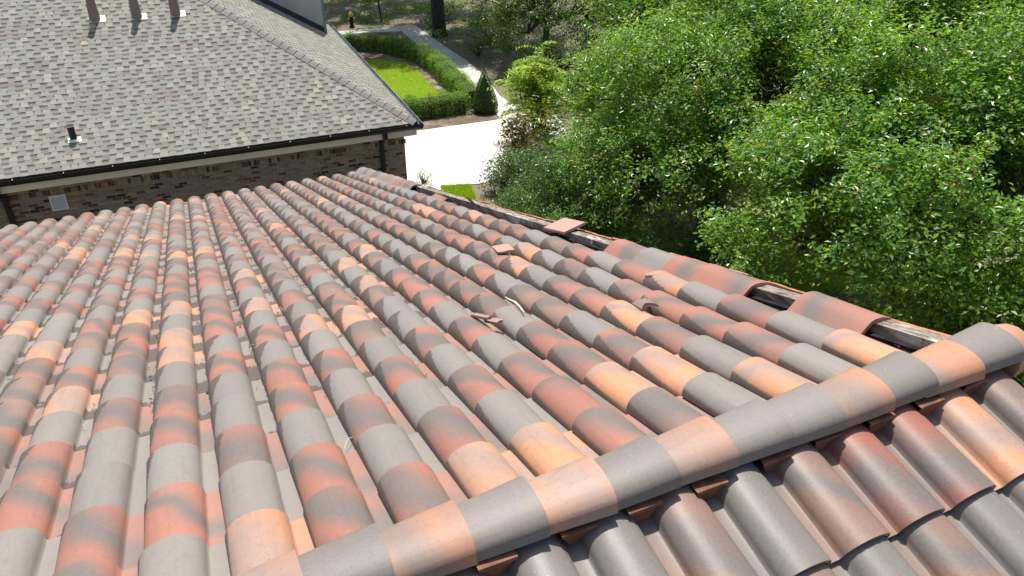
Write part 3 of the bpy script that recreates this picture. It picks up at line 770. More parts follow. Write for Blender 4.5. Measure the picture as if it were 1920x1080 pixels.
SH = [(0.268, 0.272, 0.232), (0.288, 0.290, 0.246), (0.258, 0.246, 0.212), (0.350, 0.326, 0.254), (0.312, 0.305, 0.254), (0.234, 0.214, 0.186)]
SWT = [6, 6, 3, 1.3, 1.8, 1.2]
EXPO = 0.143
def tab_mesh():
    m = MB(); z = 0.0075; a, b = 0.5, 0.42
    P = [(-a, 0, 0), (a, 0, 0), (b, 1, 0), (-b, 1, 0), (-a, 0, z), (a, 0, z), (b, 1, 0.003), (-b, 1, 0.003)]
    m.add(P, [(4, 5, 6, 7), (0, 1, 5, 4), (1, 2, 6, 5), (3, 0, 4, 7)]); return m
TABM = tab_mesh(); TAB = TABM.mesh('shingle', M_SHING); tv = np.array(TABM.v)
tabs = []; under = MB(); r2 = random.Random(5)
fN = Vector((0, -SA, CA)); fU = Vector((0, CA, SA))
def course(P, xdir, up, nrm, x0, x1, t, light=1.0):
    """a course of laminated shingle: a lower strip with its printed shadow band and raised tabs on it"""
    a = P(0, t)
    L = x1 - x0
    # lower strip, split in pieces of slightly different greys
    x = x0
    while x < x1:
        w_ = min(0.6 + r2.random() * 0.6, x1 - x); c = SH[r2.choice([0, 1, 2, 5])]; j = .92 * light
        o0 = P(x, t) + nrm * 0.0045; o1 = P(x + w_, t) + nrm * 0.0045
        u1 = up * (EXPO * 0.60); u2 = up * EXPO
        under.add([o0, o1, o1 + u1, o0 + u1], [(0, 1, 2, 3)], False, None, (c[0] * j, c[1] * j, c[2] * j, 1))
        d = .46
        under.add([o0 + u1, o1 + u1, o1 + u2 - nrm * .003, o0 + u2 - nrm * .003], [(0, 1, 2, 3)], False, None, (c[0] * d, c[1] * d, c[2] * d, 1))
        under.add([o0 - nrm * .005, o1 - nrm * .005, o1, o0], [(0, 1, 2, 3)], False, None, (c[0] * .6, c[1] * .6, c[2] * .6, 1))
        x += w_
    x = x0 + r2.random() * .15
    while x < x1 - .04:
        w_ = min(0.135 + r2.random() * .05, x1 - x); gap = 0.115 + r2.random() * 0.045
        if r2.random() < .22: gap = 0.012
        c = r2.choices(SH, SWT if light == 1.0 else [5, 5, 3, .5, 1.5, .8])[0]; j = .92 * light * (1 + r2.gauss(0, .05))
        o_ = P(x + w_ / 2, t) + nrm * 0.0055
        M = frame(xdir * w_, up * (EXPO + .004), nrm, o_)
        px, py, zc = proj_px(o_)
        vis = -20 < px < 1000 and -15 < py
        tabs.append((zc if vis else zc + 100, M, (c[0] * j, c[1] * j, c[2] * j, 1)))
        x += w_ + gap
t = 0.0
while t < TMAX - EXPO:
    course(front, Vector((1, 0, 0)), fU, fN, -7.2, hip_x(t) - 0.03, t); t += EXPO
nF = len(tabs)
rU = (inn * CA + ZU * SA); rN = ea.cross(rU).normalized()
if rN.z < 0: rN = -rN
t = 0.0
while t < TMAX - EXPO:
    s0 = (C0 + (front(hip_x(t), t) - C0) - C0).dot(ea)
    course(right, ea, rU, rN, s0 + 0.03, 13.5, t, 1.12); t += EXPO  # same shingles tinted paler: this face's brighter look in the sun is painted in
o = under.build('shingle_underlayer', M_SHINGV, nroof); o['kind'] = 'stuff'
tabs.sort(key=lambda s: s[0])
for z, M, c in tabs[:300]: inst('shingle', TAB, M, nroof, c)
rest = tabs[300:]
V, C = [], []
for z, M, c in rest:
    V.append(tv @ np.array(M.to_3x3()).T + np.array(M.translation)); C.append(np.tile(c, (8, 1)))
sl = np.array([i for f in TABM.f for i in f]); k = len(rest)
loops = (sl[None] + (np.arange(k) * 8)[:, None]).ravel(); tot = np.full(k * 4, 4)
me = mesh_np('shingle_field', np.concatenate(V), loops, np.arange(k * 4) * 4, tot, None, None, np.concatenate(C), M_SHINGV)
o = bpy.data.objects.new('shingle_field', me); COL.objects.link(o); attach(o, nroof); o['kind'] = 'stuff'
# hip caps
hd = (apex - C0); HL = hd.length; hd = hd.normalized()
hs = (fN + rN).normalized(); hx = hd.cross(hs).normalized()
wF = Vector((1, 0, 0)); 
def capshingle():
    m = MB(); L = .30; w_ = .165
    dF = (fU.cross(fN)); 
    # two wings following both faces
    f_dir = (hd.cross(fN)).normalized(); f_dir = f_dir if f_dir.x < 0 else -f_dir
    r_dir = (hd.cross(rN)).normalized(); r_dir = r_dir if r_dir.x > 0 else -r_dir
    up = hs * .040
    P = []
    for l, k in ((0, 1.0), (L, .55)):
        P += [f_dir * w_ + hd * l + up * k * .55, hd * l + f_dir * w_ * .45 + up * k * 1.1, hd * l + up * k * 1.45, hd * l + r_dir * w_ * .45 + up * k * 1.1, r_dir * w_ + hd * l + up * k * .55]
    Q = [p - hs * .012 for p in P]
    m.add(P, [(i, i + 1, i + 6, i + 5) for i in range(4)], True)
    m.add(P[:5] + Q[:5], [(i + 1, i, i + 5, i + 6) for i in range(4)], False)
    m.add([P[0], P[5], Q[5], Q[0]], [(0, 1, 2, 3)]); m.add([P[4], P[9], Q[9], Q[4]], [(3, 2, 1, 0)])
    # lower end faces painted pale: sunlit brightness of the layer beneath
    me = m.mesh('hip_shingle', M_SHING); me.materials.append(M_SUNLIT_EDGE)
    for i in range(4, 8): me.polygons[i].material_index = 1
    return me
M_SUNLIT_EDGE = simple('shingle_sunlit_edge', (0.50, 0.49, 0.46), 0.9, 0.1, 30.0, 0.1)
HC = capshingle()
k = 0; d = 0.02
while d < HL - .3:
    j = .9 + .2 * r2.random(); c = (0.225 * j, 0.205 * j, 0.192 * j, 1)
    inst('hip_shingle', HC, Matrix.Translation(C0 + hd * d + hs * .004), nb, c); d += .235

# eaves, gutters
m = MB(); m.box((XL, EY - .015, EZ - .315), (EX - .02, EY + .03, EZ - .10)); m.build('fascia', M_BEIGE, nb)
m = MB(); m.box((XL, EY + .03, EZ - .335), (EX - .06, EY + .47, EZ - .318)); m.build('soffit', M_BEIGE, nb)
m = MB(); m.box((XL, EY + .432, EZ - .42), (EX - .30, EY + .462, EZ - .337)); m.build('frieze_board', M_BEIGE, nb)
gp = [(-.02, -.005), (-.02, -.135), (-.105, -.135), (-.145, -.07), (-.145, -.004), (-.130, -.004), (-.130, -.06), (-.10, -.12), (-.03, -.12), (-.03, -.005)]
def gutter(p0, d, L, out, mat_out):
    m = MB(); n = len(gp)
    P = [p0 + out * (-y) + ZU * z for y, z in gp]; Q = [p + d * L for p in P]
    m.add(P + Q, [(i, (i + 1) % n, n + (i + 1) % n, n + i) for i in range(n)])
    m.add(P, [tuple(range(n))]); m.add(Q, [tuple(range(n - 1, -1, -1))])
    return m.build('gutter', mat_out, nb)
g1 = gutter(Vector((XL, EY, EZ)), Vector((1, 0, 0)), EX - XL + .13, Vector((0, -1, 0)), M_BRONZE)
g2 = gutter(C0 + Vector((0, -.13, 0)), ea, 13.5, -inn, M_GUTIN)
for x in np.arange(-7.45, 5.4, 0.98):
    m = MB(); m.box((x - .005, EY - .146, EZ - .006), (x + .005, EY - .09, EZ + .002)); m.build('gutter_hanger', M_WHITE, g1)
for x in (4.72, -3.90):
    m = MB()
    path = [(x, EY - .075, EZ - .10), (x, EY - .075, EZ - .26), (x, EY + .20, EZ - .36), (x, EY + .405, EZ - .52), (x, EY + .405, .25), (x, EY + .30, .08), (x, EY + .10, .05)]
    for a, b in zip(path[:-1], path[1:]):
        a, b = Vector(a), Vector(b); dd = (b - a).normalized(); sx = Vector((1, 0, 0)); sy = sx.cross(dd)
        q = []
        for pnt in (a - dd * .01, b + dd * .01): q += [pnt + sx * .055 + sy * .04, pnt - sx * .055 + sy * .04, pnt - sx * .055 - sy * .04, pnt + sx * .055 - sy * .04]
        m.add(q, [(i, (i + 1) % 4, 4 + (i + 1) % 4, 4 + i) for i in range(4)] + [(3, 2, 1, 0), (4, 5, 6, 7)])
    ds = m.build('downspout', M_BRONZE, nb)
    m = MB(); m.box((x - .06, EY + .43, 2.2), (x + .06, EY + .445, 2.26)); m.build('strap', M_BRONZE, ds)
# walls and bricks
WY = EY + .47; WX = EX - .23
m = MB(); m.box((XL + .4, WY, 0), (WX, WY + 11.5, EZ - .26)); wall = m.build('wall', M_MORTAR, nb)
BC = [(0.185, 0.150, 0.108), (0.210, 0.172, 0.125), (0.160, 0.126, 0.095), (0.105, 0.045, 0.036), (0.075, 0.036, 0.032), (0.026, 0.024, 0.026), (0.20, 0.185, 0.16)]
BW = [7, 6, 4, 1.5, .9, .9, .6]
def brick_src(mat):
    m = MB(); e_ = .05
    P = [(-.5, 0, -.5), (.5, 0, -.5), (.5, 0, .5), (-.5, 0, .5)]; Fp = [(-.47, -1, -.42), (.47, -1, -.42), (.47, -1, .42), (-.47, -1, .42)]
    m.add(P + Fp, [(4, 5, 6, 7)] + [(i, (i + 1) % 4, 4 + (i + 1) % 4, 4 + i) for i in range(4)]); return m
BS = brick_src(None); BME = BS.mesh('brick', M_BRICK); bv = np.array(BS.v); bricks = []
r3 = random.Random(3)
def add_brick(x, z, w_, h_, c, proud=.010):
    M = Matrix.Translation((x, WY, z)) @ Matrix.Diagonal((w_, proud + r3.random() * .004, h_, 1))
    px, py, zc = proj_px(Vector((x, WY, z)))
    # hidden behind the tile roof of the foreground house?
    d = Vector((x, WY, z)) - CAMV; tt = EV * cos(PHI) / d.y; hidden = (CAMV + d * tt).z < RP(0, EV, .06).z - .06 and x < 5.2
    bricks.append((zc + (200 if hidden or px < -30 else 0) + (60 if x < -4.2 else 0), M, c))
def bcol(ws=BW):
    c = r3.choices(BC, ws)[0]; j = 1 + r3.gauss(0, .09); j *= 1.12; return (c[0] * j, c[1] * j, c[2] * j, 1)
z = 0.62; row = 0; ztop = EZ - .30
SOLD = (2.565, 2.705); LOW = (1.33, 1.53)
while z < ztop:
    if SOLD[0] - .03 < z + .034 < SOLD[1] or LOW[0] - .03 < z + .034 < LOW[1]:
        lo, hi = SOLD if z > 2 else LOW
        x = -8.0
        while x < WX - .03:
            ws = ([4, 4, 3, 3, 2, .8, 1.2] if x > -2.2 else [1, 1, 1, 5, 3, .6, .5]) if lo > 2 else BW
            add_brick(x + .034, (lo + hi) / 2, .060, hi - lo - .012, bcol(ws), .014 if lo > 2 else .035); x += .0702
        z = hi; continue
    x = -8.0 - (.105 if row % 2 else 0)
    while x < WX - .02:
        w_ = min(.203, WX - x); 
        if w_ > .03: add_brick(x + w_ / 2, z + .031, w_ - .011, .058, bcol())
        x += .213
    z += .0685; row += 1
bricks.sort(key=lambda b: b[0])
for zc, M, c in bricks[:300]: inst('brick', BME, M, wall, c)
rest = bricks[300:]; k = len(rest)
V = np.concatenate([bv @ np.array(M.to_3x3()).T + np.array(M.translation) for _, M, c in rest]); C = np.concatenate([np.tile(c, (8, 1)) for _, M, c in rest])
sl = np.array([i for f in BS.f for i in f])
me = mesh_np('brick_field', V, (sl[None] + (np.arange(k) * 8)[:, None]).ravel(), np.arange(k * 5) * 4, np.full(k * 5, 4), None, None, C, M_BRICKV)
o = bpy.data.objects.new('brick_field', me); COL.objects.link(o); attach(o, wall); o['kind'] = 'stuff'
# louvred wall vent
m = MB(); x0, x1, z0, z1 = -3.07, -2.74, 2.20, 2.56; y = WY - .05
for lo, hi in (((x0, y, z0), (x0 + .025, WY, z1)), ((x1 - .025, y, z0), (x1, WY, z1)), ((x0 + .025, y, z0), (x1 - .025, WY, z0 + .025)), ((x0 + .025, y, z1 - .025), (x1 - .025, WY, z1))): m.box(lo, hi)
vent = m.build('wall_vent', M_VENTW, nb)
for i in range(9):
    zc = z0 + .045 + i * .034; m = MB()
    m.box((x0 + .026, -.022, -.003), (x1 - .026, .022, .003), Matrix.Translation((0, y + .022, zc)) @ Matrix.Rotation(.75, 4, 'X')); m.build('louvre', M_VENTW, vent)
# plumbing vents
def roof_pipe(x, y, r, h, mat, boot):
    z = EZ + (y - EY) * TA; o3 = Vector((x, y, z))
    m = MB(); path = [o3 - ZU * .05, o3 + ZU * h]
    m.tube(path, [r, r], 14); pipe = m.build('vent_pipe', mat, nb)
    m = MB(); M = frame((1, 0, 0), fU, fN, o3 + fN * .014)
    m.box(*(((-.13, -.13, 0), (.24, .10, .004)) if boot > .1 else ((-.12, -.09, 0), (.15, .06, .004))), M); m.build('flashing', M_WHITE, pipe)
    m = MB(); m.tube([o3 - ZU * .03, o3 + ZU * boot * .55, o3 + ZU * boot], [r * 1.7, r * 1.5, r * 1.3], 14, cap=False); m.build('boot', mat if boot > .1 else M_WHITE, pipe)
    if boot < .1:
        m = MB(); m.tube([o3 + ZU * (h - .03), o3 + ZU * (h + .004)], [r * 1.15, r * 1.15], 14, cap=False); m.build('collar', M_WHITE, pipe)
roof_pipe(-1.40, 22.42, .078, 1.35, M_PIPE, .46); roof_pipe(-.43, 22.40, .078, 1.35, M_PIPE, .46); roof_pipe(.50, 22.40, .078, 1.35, M_PIPE, .46)
roof_pipe(-2.26, 19.06, .075, .34, M_BLACKPIPE, .03)
# grey stucco volume rising through the right-hand hip
cx0, cx1, cy0, cy1 = 1.2, 5.52, 28.45, 31.2
m = MB(); m.box((cx0, cy0, 3.2), (cx1, cy1, 9.0)); ch = m.build('stucco_wing', M_STUCCO, nb)
m = MB(); 
zr_ = lambda x, y: EZ + max(0, ((C0 - Vector((x, y, 0))).dot(-inn)) ) * TA
pA = Vector((cx1 + .012, cy0 - .014, 0)); pB = Vector((cx0, cy0 - .014, 0))
def rz(p): return EZ + ((p - C0).dot(inn)) * TA
q = []
for p in (pA, pB):
    z_ = rz(p); q += [Vector((p.x, p.y, z_ - .02)), Vector((p.x, p.y, z_ + .20)), Vector((p.x, p.y + .02, z_ + .20)), Vector((p.x, p.y - .16, rz(Vector((p.x, p.y - .16, 0))) + .012))]
m.add(q, [(0, 1, 5, 4), (1, 2, 6, 5), (3, 0, 4, 7)]); m.build('flashing', M_FLASH, ch)
m = MB(); m.box((cx1 - .05, cy0 - .022, rz(pA) - .05), (cx1 + .035, cy0 + .06, 9.0)); m.build('corner_trim', M_GUTIN, ch)

# ------------------------------------------------------------------ planting
oak('large bright live oak with glossy leaves just beyond the tile roof on the right', (11.9, 7.4),
    [((10.6, 7.4, 4.3), (2.2, 2.2, 1.8), 130, .55), ((11.8, 5.4, 4.3), (2.0, 2.0, 1.7), 100, .55), ((9.5, 8.9, 3.9), (1.6, 1.6, 1.4), 70, .5), ((12.2, 8.4, 5.6), (2.0, 2.0, 1.6), 80, .55),
     ((10.7, 5.3, 3.1), (1.6, 1.5, 1.2), 55, .5), ((12.6, 6.4, 6.0), (1.8, 1.8, 1.4), 70, .55), ((13.0, 4.0, 5.2), (1.8, 1.8, 1.6), 60, .55), ((11.6, 10.2, 4.6), (2.0, 1.6, 1.8), 90, .55), ((13.0, 10.6, 5.6), (1.8, 1.6, 1.6), 60, .55)], 1050, .086, 'live oaks beside the roof',
    wts=(5, 3.2, 5, 1.3, .2), trunk_r=.26, ratio=.5)
oak('dense mid-green live oak in the middle, right of the white driveway', (12.6, 14.8),
    [((10.8, 14.2, 4.2), (2.2, 2.4, 2.0), 130, .6), ((12.2, 12.2, 4.8), (2.2, 2.2, 1.9), 110, .6), ((10.2, 15.2, 2.6), (1.5, 1.7, 1.4), 85, .5), ((13.4, 16.4, 5.4), (2.2, 2.2, 2.0), 110, .6),
     ((9.9, 12.8, 2.9), (1.6, 1.6, 1.3), 70, .5), ((13.6, 13.8, 6.4), (2.2, 2.2, 1.6), 80, .6), ((12.9, 18.4, 4.2), (1.6, 1.7, 1.6), 60, .55), ((10.9, 17.2, 3.5), (1.3, 1.4, 1.4), 60, .5), ((9.7, 15.4, 2.1), (1.2, 1.4, 1.1), 50, .5), ((12.2, 18.8, 5.2), (1.5, 1.6, 1.4), 55, .55)], 900, .090, 'live oaks beside the roof', trunk_r=.30, ratio=.5)
oak('tall live oak in the upper right corner behind the bright front oak', (17.0, 12.0),
    [((15.4, 12.0, 5.6), (2.5, 2.5, 2.1), 130, .65), ((17.4, 9.6, 6.4), (2.7, 2.7, 2.2), 110, .65), ((15.6, 15.6, 5.8), (2.6, 2.4, 2.0), 110, .65), ((14.4, 10.2, 6.4), (1.8, 1.8, 1.5), 60, .6), ((16, 7, 6.4), (2.2, 2.2, 2.0), 80, .6), ((14.5, 11, 3.0), (2.4, 2.4, 1.4), 60, .6)], 640, .100, 'live oaks beside the roof', trunk_r=.32, ratio=.5)
oak('spreading oak filling the far top right behind the other crowns', (22.0, 20.5),
    [((20.5, 20.0, 5.0), (3.4, 3.4, 2.4), 120, .85), ((24.5, 16.5, 5.8), (3.6, 3.4, 2.4), 100, .85), ((18.6, 24.5, 4.6), (2.8, 3.0, 2.2), 90, .8), ((16.4, 19.0, 4.4), (2.2, 2.4, 1.8), 80, .7)], 360, .13, 'live oaks beside the roof', trunk_r=.35, ratio=.5)
DK = [(.060, .130, .026), (.042, .095, .022), (.095, .180, .034), (.15, .23, .055)]
oak('drooping dark green tree beyond the sidewalk at the top of the view', (16.6, 33.0),
    [((15.6, 32.6, 2.6), (1.6, 1.9, 1.7), 90, .5), ((16.2, 36.0, 3.0), (1.8, 1.9, 1.7), 90, .55), ((18.5, 31.0, 3.4), (2, 2, 1.9), 90, .6), ((17.0, 34.0, 4.6), (2.4, 2.6, 1.6), 90, .6), ((20.5, 28.5, 3.6), (2, 2, 1.9), 70, .6)], 560, .11, 'trees beyond the sidewalk', trunk_r=.16,
    cols=DK, wts=(5, 4, 3, 1), name='shade_tree', bark=M_BARKD)
oak('large tree with a thick dark trunk beside the far end of the sidewalk', (14.75, 42.6),
    [((14.2, 45.0, 9.0), (4.6, 4.6, 2.0), 130, .95), ((18.0, 42.0, 9.5), (4.0, 4.2, 2.2), 90, .9), ((12.0, 40.8, 8.6), (2.8, 1.6, 1.2), 50, .8), ((15.2, 39.6, 8.6), (1.8, 1.8, 1.2), 40, .8)], 380, .19, 'trees beyond the sidewalk', trunk_r=.36, bark=M_BARKD, name='shade_tree', trunk_top=(14.6, 42.9, 6.4), gaps=1.1, thr=-.55)
oak('tree whose crown shades the leaf-strewn ground at the top of the view', (9.5, 60.0),
    [((8.6, 54.5, 9.5), (4.8, 4.6, 2.2), 110, .95), ((15.0, 54.5, 9.5), (4.5, 4.6, 2.2), 110, .95), ((21, 50, 9.5), (4, 5, 2.2), 80, .95), ((16, 61, 9.5), (6, 4, 2.0), 90, .95), ((8, 62, 9.5), (5, 4, 2.0), 80, .95)], 330, .22, 'trees beyond the sidewalk', trunk_r=.4, bark=M_BARKD, name='shade_tree', trunk_top=(10, 59.5, 6.5), gaps=1.0, thr=-.25)

def hedge(label, path, width, height, per, group, size=.055, wob=.05):
    root = empty('clipped_hedge', (path[0][0], path[0][1], 0)); tag(root, label, 'hedge', group)
    c, n = [], []; core = MB()
    for (a, b) in zip(path[:-1], path[1:]):
        a3, b3 = np.array([*a, 0.]), np.array([*b, 0.]); L = np.linalg.norm(b3 - a3); d = (b3 - a3) / L; s = np.array([-d[1], d[0], 0])
        N = int(per * L * (width + 2 * height)); q = rng.random(N) * (width + 2 * height); al = rng.random(N) * (L + width * .5) - width * .25
        bump = .09 * np.sin(al * 4.1 + a[0]) + .07 * np.sin(al * 9.3 + 1.0) + .05 * np.sin(al * 17.0)
        top = (q > height) & (q < height + width); lf = q <= height
        off = np.where(top, q - height - width / 2, np.where(lf, -width / 2, width / 2)); zz = np.where(top, height, np.where(lf, q, 2 * height + width - q))
        # rounded shoulders
        k = np.clip((zz / height - .75) * 4, 0, 1) * np.clip((abs(off) / (width / 2) - .6) * 2.5, 0, 1); zz = zz - .12 * k; off = off * (1 - .1 * k)
        depth = rng.random(N) ** 1.5 * .16
        nn = np.where(top[:, None], np.array([0, 0, 1.]), np.sign(off)[:, None] * s)
        p = a3 + d * al[:, None] + s * (off * (1 + bump))[:, None] + np.array([0, 0, 1.]) * (zz * (1 + bump * .8))[:, None] - nn * depth[:, None] + rng.normal(0, wob * .6, (N, 3))
        p[:, 2] = np.maximum(p[:, 2], .04); c.append(p); n.append(nn * .7 + np.array([0, 0, .55]) + rng.normal(0, .4, (N, 3)))
        M = Matrix.Translation(a3) @ Matrix.Rotation(atan2(d[1], d[0]), 4, 'Z')
        core.box((0, -width / 2 + .15, 0), (L, width / 2 - .15, height - .16), M)  # dark inner box for the woody interior, put in to block light
    c = np.concatenate(c); n = np.concatenate(n); N = len(c)
    leaf_object('foliage', [leaf_arrays(c, n, size * (.7 + .6 * rng.random(N)), palette(N, [(.115, .25, .025), (.08, .185, .02), (.17, .32, .03), (.23, .37, .04)], (5, 3, 4, 1.2)), .55)], M_HEDGE, root)
    core.build('light_block_core', M_BARKD, root); return root
HG = 'clipped hedges round the lawn'
hedge('long clipped hedge curving along the back of the lawn and down beside the sidewalk', [(6.6, 41.6), (9.2, 41.5), (10.9, 40.0), (11.8, 37.8), (11.9, 35.0), (11.55, 31.5), (11.35, 28.9)], .85, .85, 820, HG)
hedge('short straight clipped hedge between the lawn and the white driveway', [(6.6, 28.5), (8.6, 28.55), (10.75, 28.6)], .95, .85, 900, HG)

def cone_shrub():
    root = empty('cone_shrub', (11.55, 28.15, 0)); tag(root, 'small dark cone-shaped evergreen at the corner of the driveway and sidewalk', 'shrub')
    N = 9000; z = 1 - np.sqrt(rng.random(N)); h = 1.75; rad = .62 * (1 - z) ** .8 * (.35 + .65 * np.minimum(1, (z + .04) * 7)); a = rng.random(N) * 2 * pi
    k = 1 - .25 * rng.random(N) ** 2 + .05 * np.sin(a * 5 + z * 9)
    p = np.stack([11.55 + rad * k * np.cos(a), 28.15 + rad * k * np.sin(a), .06 + z * h + rng.normal(0, .02, N)], 1)
    n = np.stack([np.cos(a), np.sin(a), np.full(N, .45)], 1) + rng.normal(0, .35, (N, 3))
    t_ = np.stack([np.cos(a) * .4, np.sin(a) * .4, np.ones(N)], 1) + rng.normal(0, .3, (N, 3))
    leaf_object('foliage', [leaf_arrays(p, n, .055 * (.7 + .6 * rng.random(N)), palette(N, [(.045, .105, .022), (.032, .08, .018), (.07, .145, .028)], (5, 4, 2)), .4, t=t_)], M_HEDGE, root)
    m = MB(); m.tube([(11.55, 28.15, 0), (11.55, 28.15, .25), (11.55, 28.15, 1.5)], [.36, .44, .04], 10); m.build('stem', M_BARKD, root)
cone_shrub()

def pinnate_tree():
    root = empty('feathery_tree', (12.0, 24.4, 0)); tag(root, 'young lime-green tree with long feathery leaves at the corner of the driveway', 'tree')
    m = MB(); V = []; 
    tops = [(11.5, 23.9, 2.9), (12.2, 24.6, 3.2), (12.6, 24.0, 2.7), (11.9, 23.4, 2.4), (11.3, 24.6, 2.6), (12.4, 25.2, 2.6), (11.2, 23.5, 1.9), (12.7, 23.3, 2.1), (11.9, 24.2, 3.0), (11.4, 23.6, 1.3), (12.3, 23.4, 1.4), (12.0, 24.0, 1.8), (11.6, 24.3, 2.0), (12.6, 24.6, 2.0), (11.7, 23.3, 1.0), (12.3, 24.3, 2.4)]
    for tp in tops: limb(m, (12.0 + rng.normal(0, .08), 24.4 + rng.normal(0, .08), 0), tp, .04, .015, .08, 6)
    m.build('trunk', M_BARK, root)
    fr = MB(); cs, ns, ss, ts, cl = [], [], [], [], []
    for tp in tops:
        for k in range(26):
            a = rng.random() * 2 * pi; L = .65 + .4 * rng.random(); d = np.array([cos(a), sin(a), .35 + rng.normal(0, .3)]); d /= np.linalg.norm(d)
            st = np.array(tp) + np.array([0, 0, -.9 * rng.random()]) + rng.normal(0, .06, 3); side = np.cross(d, [0, 0, 1.]); side /= np.linalg.norm(side); pts = []
            tone = np.array([(.20, .34, .025), (.13, .27, .02), (.30, .42, .03), (.34, .33, .05)][rng.choice(4, p=[.4, .35, .2, .05])])
            for i in range(9):
                s_ = i / 8; p = st + d * L * s_ + np.array([0, 0, -.45 * L * s_ * s_]); pts.append(p)
                if i:
                    for sg in (-1, 1):
                        dirn = side * sg + d * .45 + np.array([0, 0, -.25]); cs.append(p + dirn * .09); ns.append(np.array([0, 0, 1.]) + rng.normal(0, .25, 3)); ts.append(dirn); ss.append(.21 * (1 - .4 * abs(s_ - .45))); cl.append(tone * (1 + rng.normal(0, .1)))
            fr.tube(pts, .004, 3, cap=False)
    leaf_object('crown', [leaf_arrays(np.array(cs), np.array(ns), np.array(ss), np.clip(np.array(cl),   .01, 1), .34, .12, np.array(ts))], M_SOFT, root)
    fr.build('leaf_stalks', M_BARK, root)
pinnate_tree()

def shrub(name, label, base, puffs, per, size, cols, wts, mat, ratio=.45, group=None, stems=True):
    root = empty(name, (base[0], base[1], 0)); tag(root, label, 'shrub', group)
    P = np.array([p[:3] for p in puffs]); R = np.array([p[3] for p in puffs])
    m = MB()
    for p in P: limb(m, (base[0] + rng.normal(0, .05), base[1] + rng.normal(0, .05), 0), p, .022, .008, .05, 5, 4)
    m.build('stem', M_BARKD, root)
    leaf_object('foliage', [puff_leaves(P, R, per, size, cols, wts, shell=.35, ratio=ratio)], mat, root); return root
mg = [(9.75 + rng.normal(0, .30), 20.6 + rng.normal(0, .25), 1.0 + 1.2 * rng.random(), .17 + .06 * rng.random()) for _ in range(22)]
shrub('broadleaf_shrub', 'open bronze-green broadleaf shrub at the edge of the white driveway', (9.8, 20.7), mg, 1000, .15, [(.10, .11, .03), (.18, .10, .045), (.07, .10, .03), (.22, .14, .07)], (4, 3, 3, 1), M_LEAF, .42)
rs = [(8.95 + .55 * cos(a) * k, 20.2 + .55 * sin(a) * k, h, .42) for a, k, h in [(0, .6, .7), (1.2, .6, .75), (2.4, .6, .7), (3.6, .7, .6), (4.8, .7, .55), (6, .2, .95), (1, .9, .4), (3, .9, .4), (5.4, .9, .4)]]
shrub('rounded_shrub', 'rounded dark green shrub beside the green grass patch below the driveway', (8.95, 20.2), rs, 1900, .07, [(.04, .09, .018), (.028, .065, .016), (.065, .125, .022)], (5, 4, 2), M_HEDGE, .55)
def belt(label, pts, rr, hmax, per, size, cols, wts, mat, name='understorey_shrub', group='shrubs below the rake', k=14):
    cols = DK
    a = []
    for (x, y) in pts:
        for _ in range(k): a.append((x + rng.normal(0, rr), y + rng.normal(0, rr), .3 + (hmax - .3) * rng.random(), .34 + .2 * rng.random()))
    return shrub(name, label, (np.mean([p[0] for p in pts]), np.mean([p[1] for p in pts])), a, per, size, cols, wts, mat, .42, group)
GR = [(.095, .19, .032), (.065, .14, .028), (.14, .25, .04), (.20, .25, .08)]
belt('tall bushy green shrub beside the far stretch of the bare rake board', [(9.0, 18.4), (8.6, 17.2), (9.6, 17.6), (9.4, 19.2)], .36, 1.7, 2600, .080, GR, (5, 4, 3, .6), M_LEAF)
belt('tall dense shrub behind the tilted loose piece on the rake', [(8.5, 14.8), (9.4, 15.2), (9.3, 13.6), (8.5, 15.9)], .42, 2.3, 2400, .080, GR, (5, 4, 3, .6), M_LEAF)
belt('dark leafy shrub behind the row of rake covers', [(9.2, 12.0), (9.9, 11.2), (10.2, 12.4)], .45, 1.9, 2000, .080, GR, (5, 5, 2, .4), M_LEAF)
belt('loose low shrub near the ridge end of the rake under the front oak', [(10.2, 7.3), (10.9, 6.0), (11.6, 7.0), (10.6, 8.6)], .5, 2.2, 1300, .080, GR, (5, 5, 2, .4), M_LEAF)
sp = [(15.0 + rng.normal(0, .35), 44.6 + rng.normal(0, .6), .25 + .3 * rng.random(), .32) for _ in range(12)]
shrub('strappy_plant', 'clump of strappy green leaves to the left of the thick dark trunk', (15.0, 44.6), sp, 300, .26, [(.05, .13, .05), (.07, .16, .05), (.04, .09, .04)], (4, 3, 3), M_SOFT, .14)
sp = [(14.8 + rng.normal(0, .35), 31.8 + rng.normal(0, .6), .3 + .5 * rng.random(), .32) for _ in range(14)]
shrub('straw_shrub', 'dry straw-green bush beside the sidewalk above the cone-shaped evergreen', (14.8, 31.8), sp, 420, .11, [(.20, .20, .07), (.13, .16, .05), (.26, .20, .10)], (4, 4, 2), M_SOFT, .3)
sp = [(15.0 + rng.normal(0, .4), 37.3 + rng.normal(0, .6), .3 + .7 * rng.random(), .36) for _ in range(14)]
shrub('mixed_shrub', 'mixed green bush on the right edge of the shaded sidewalk', (15.0, 37.3), sp, 420, .11, GR + [(.20, .19, .06)], (4, 4, 3, 2, 1), M_SOFT, .4)
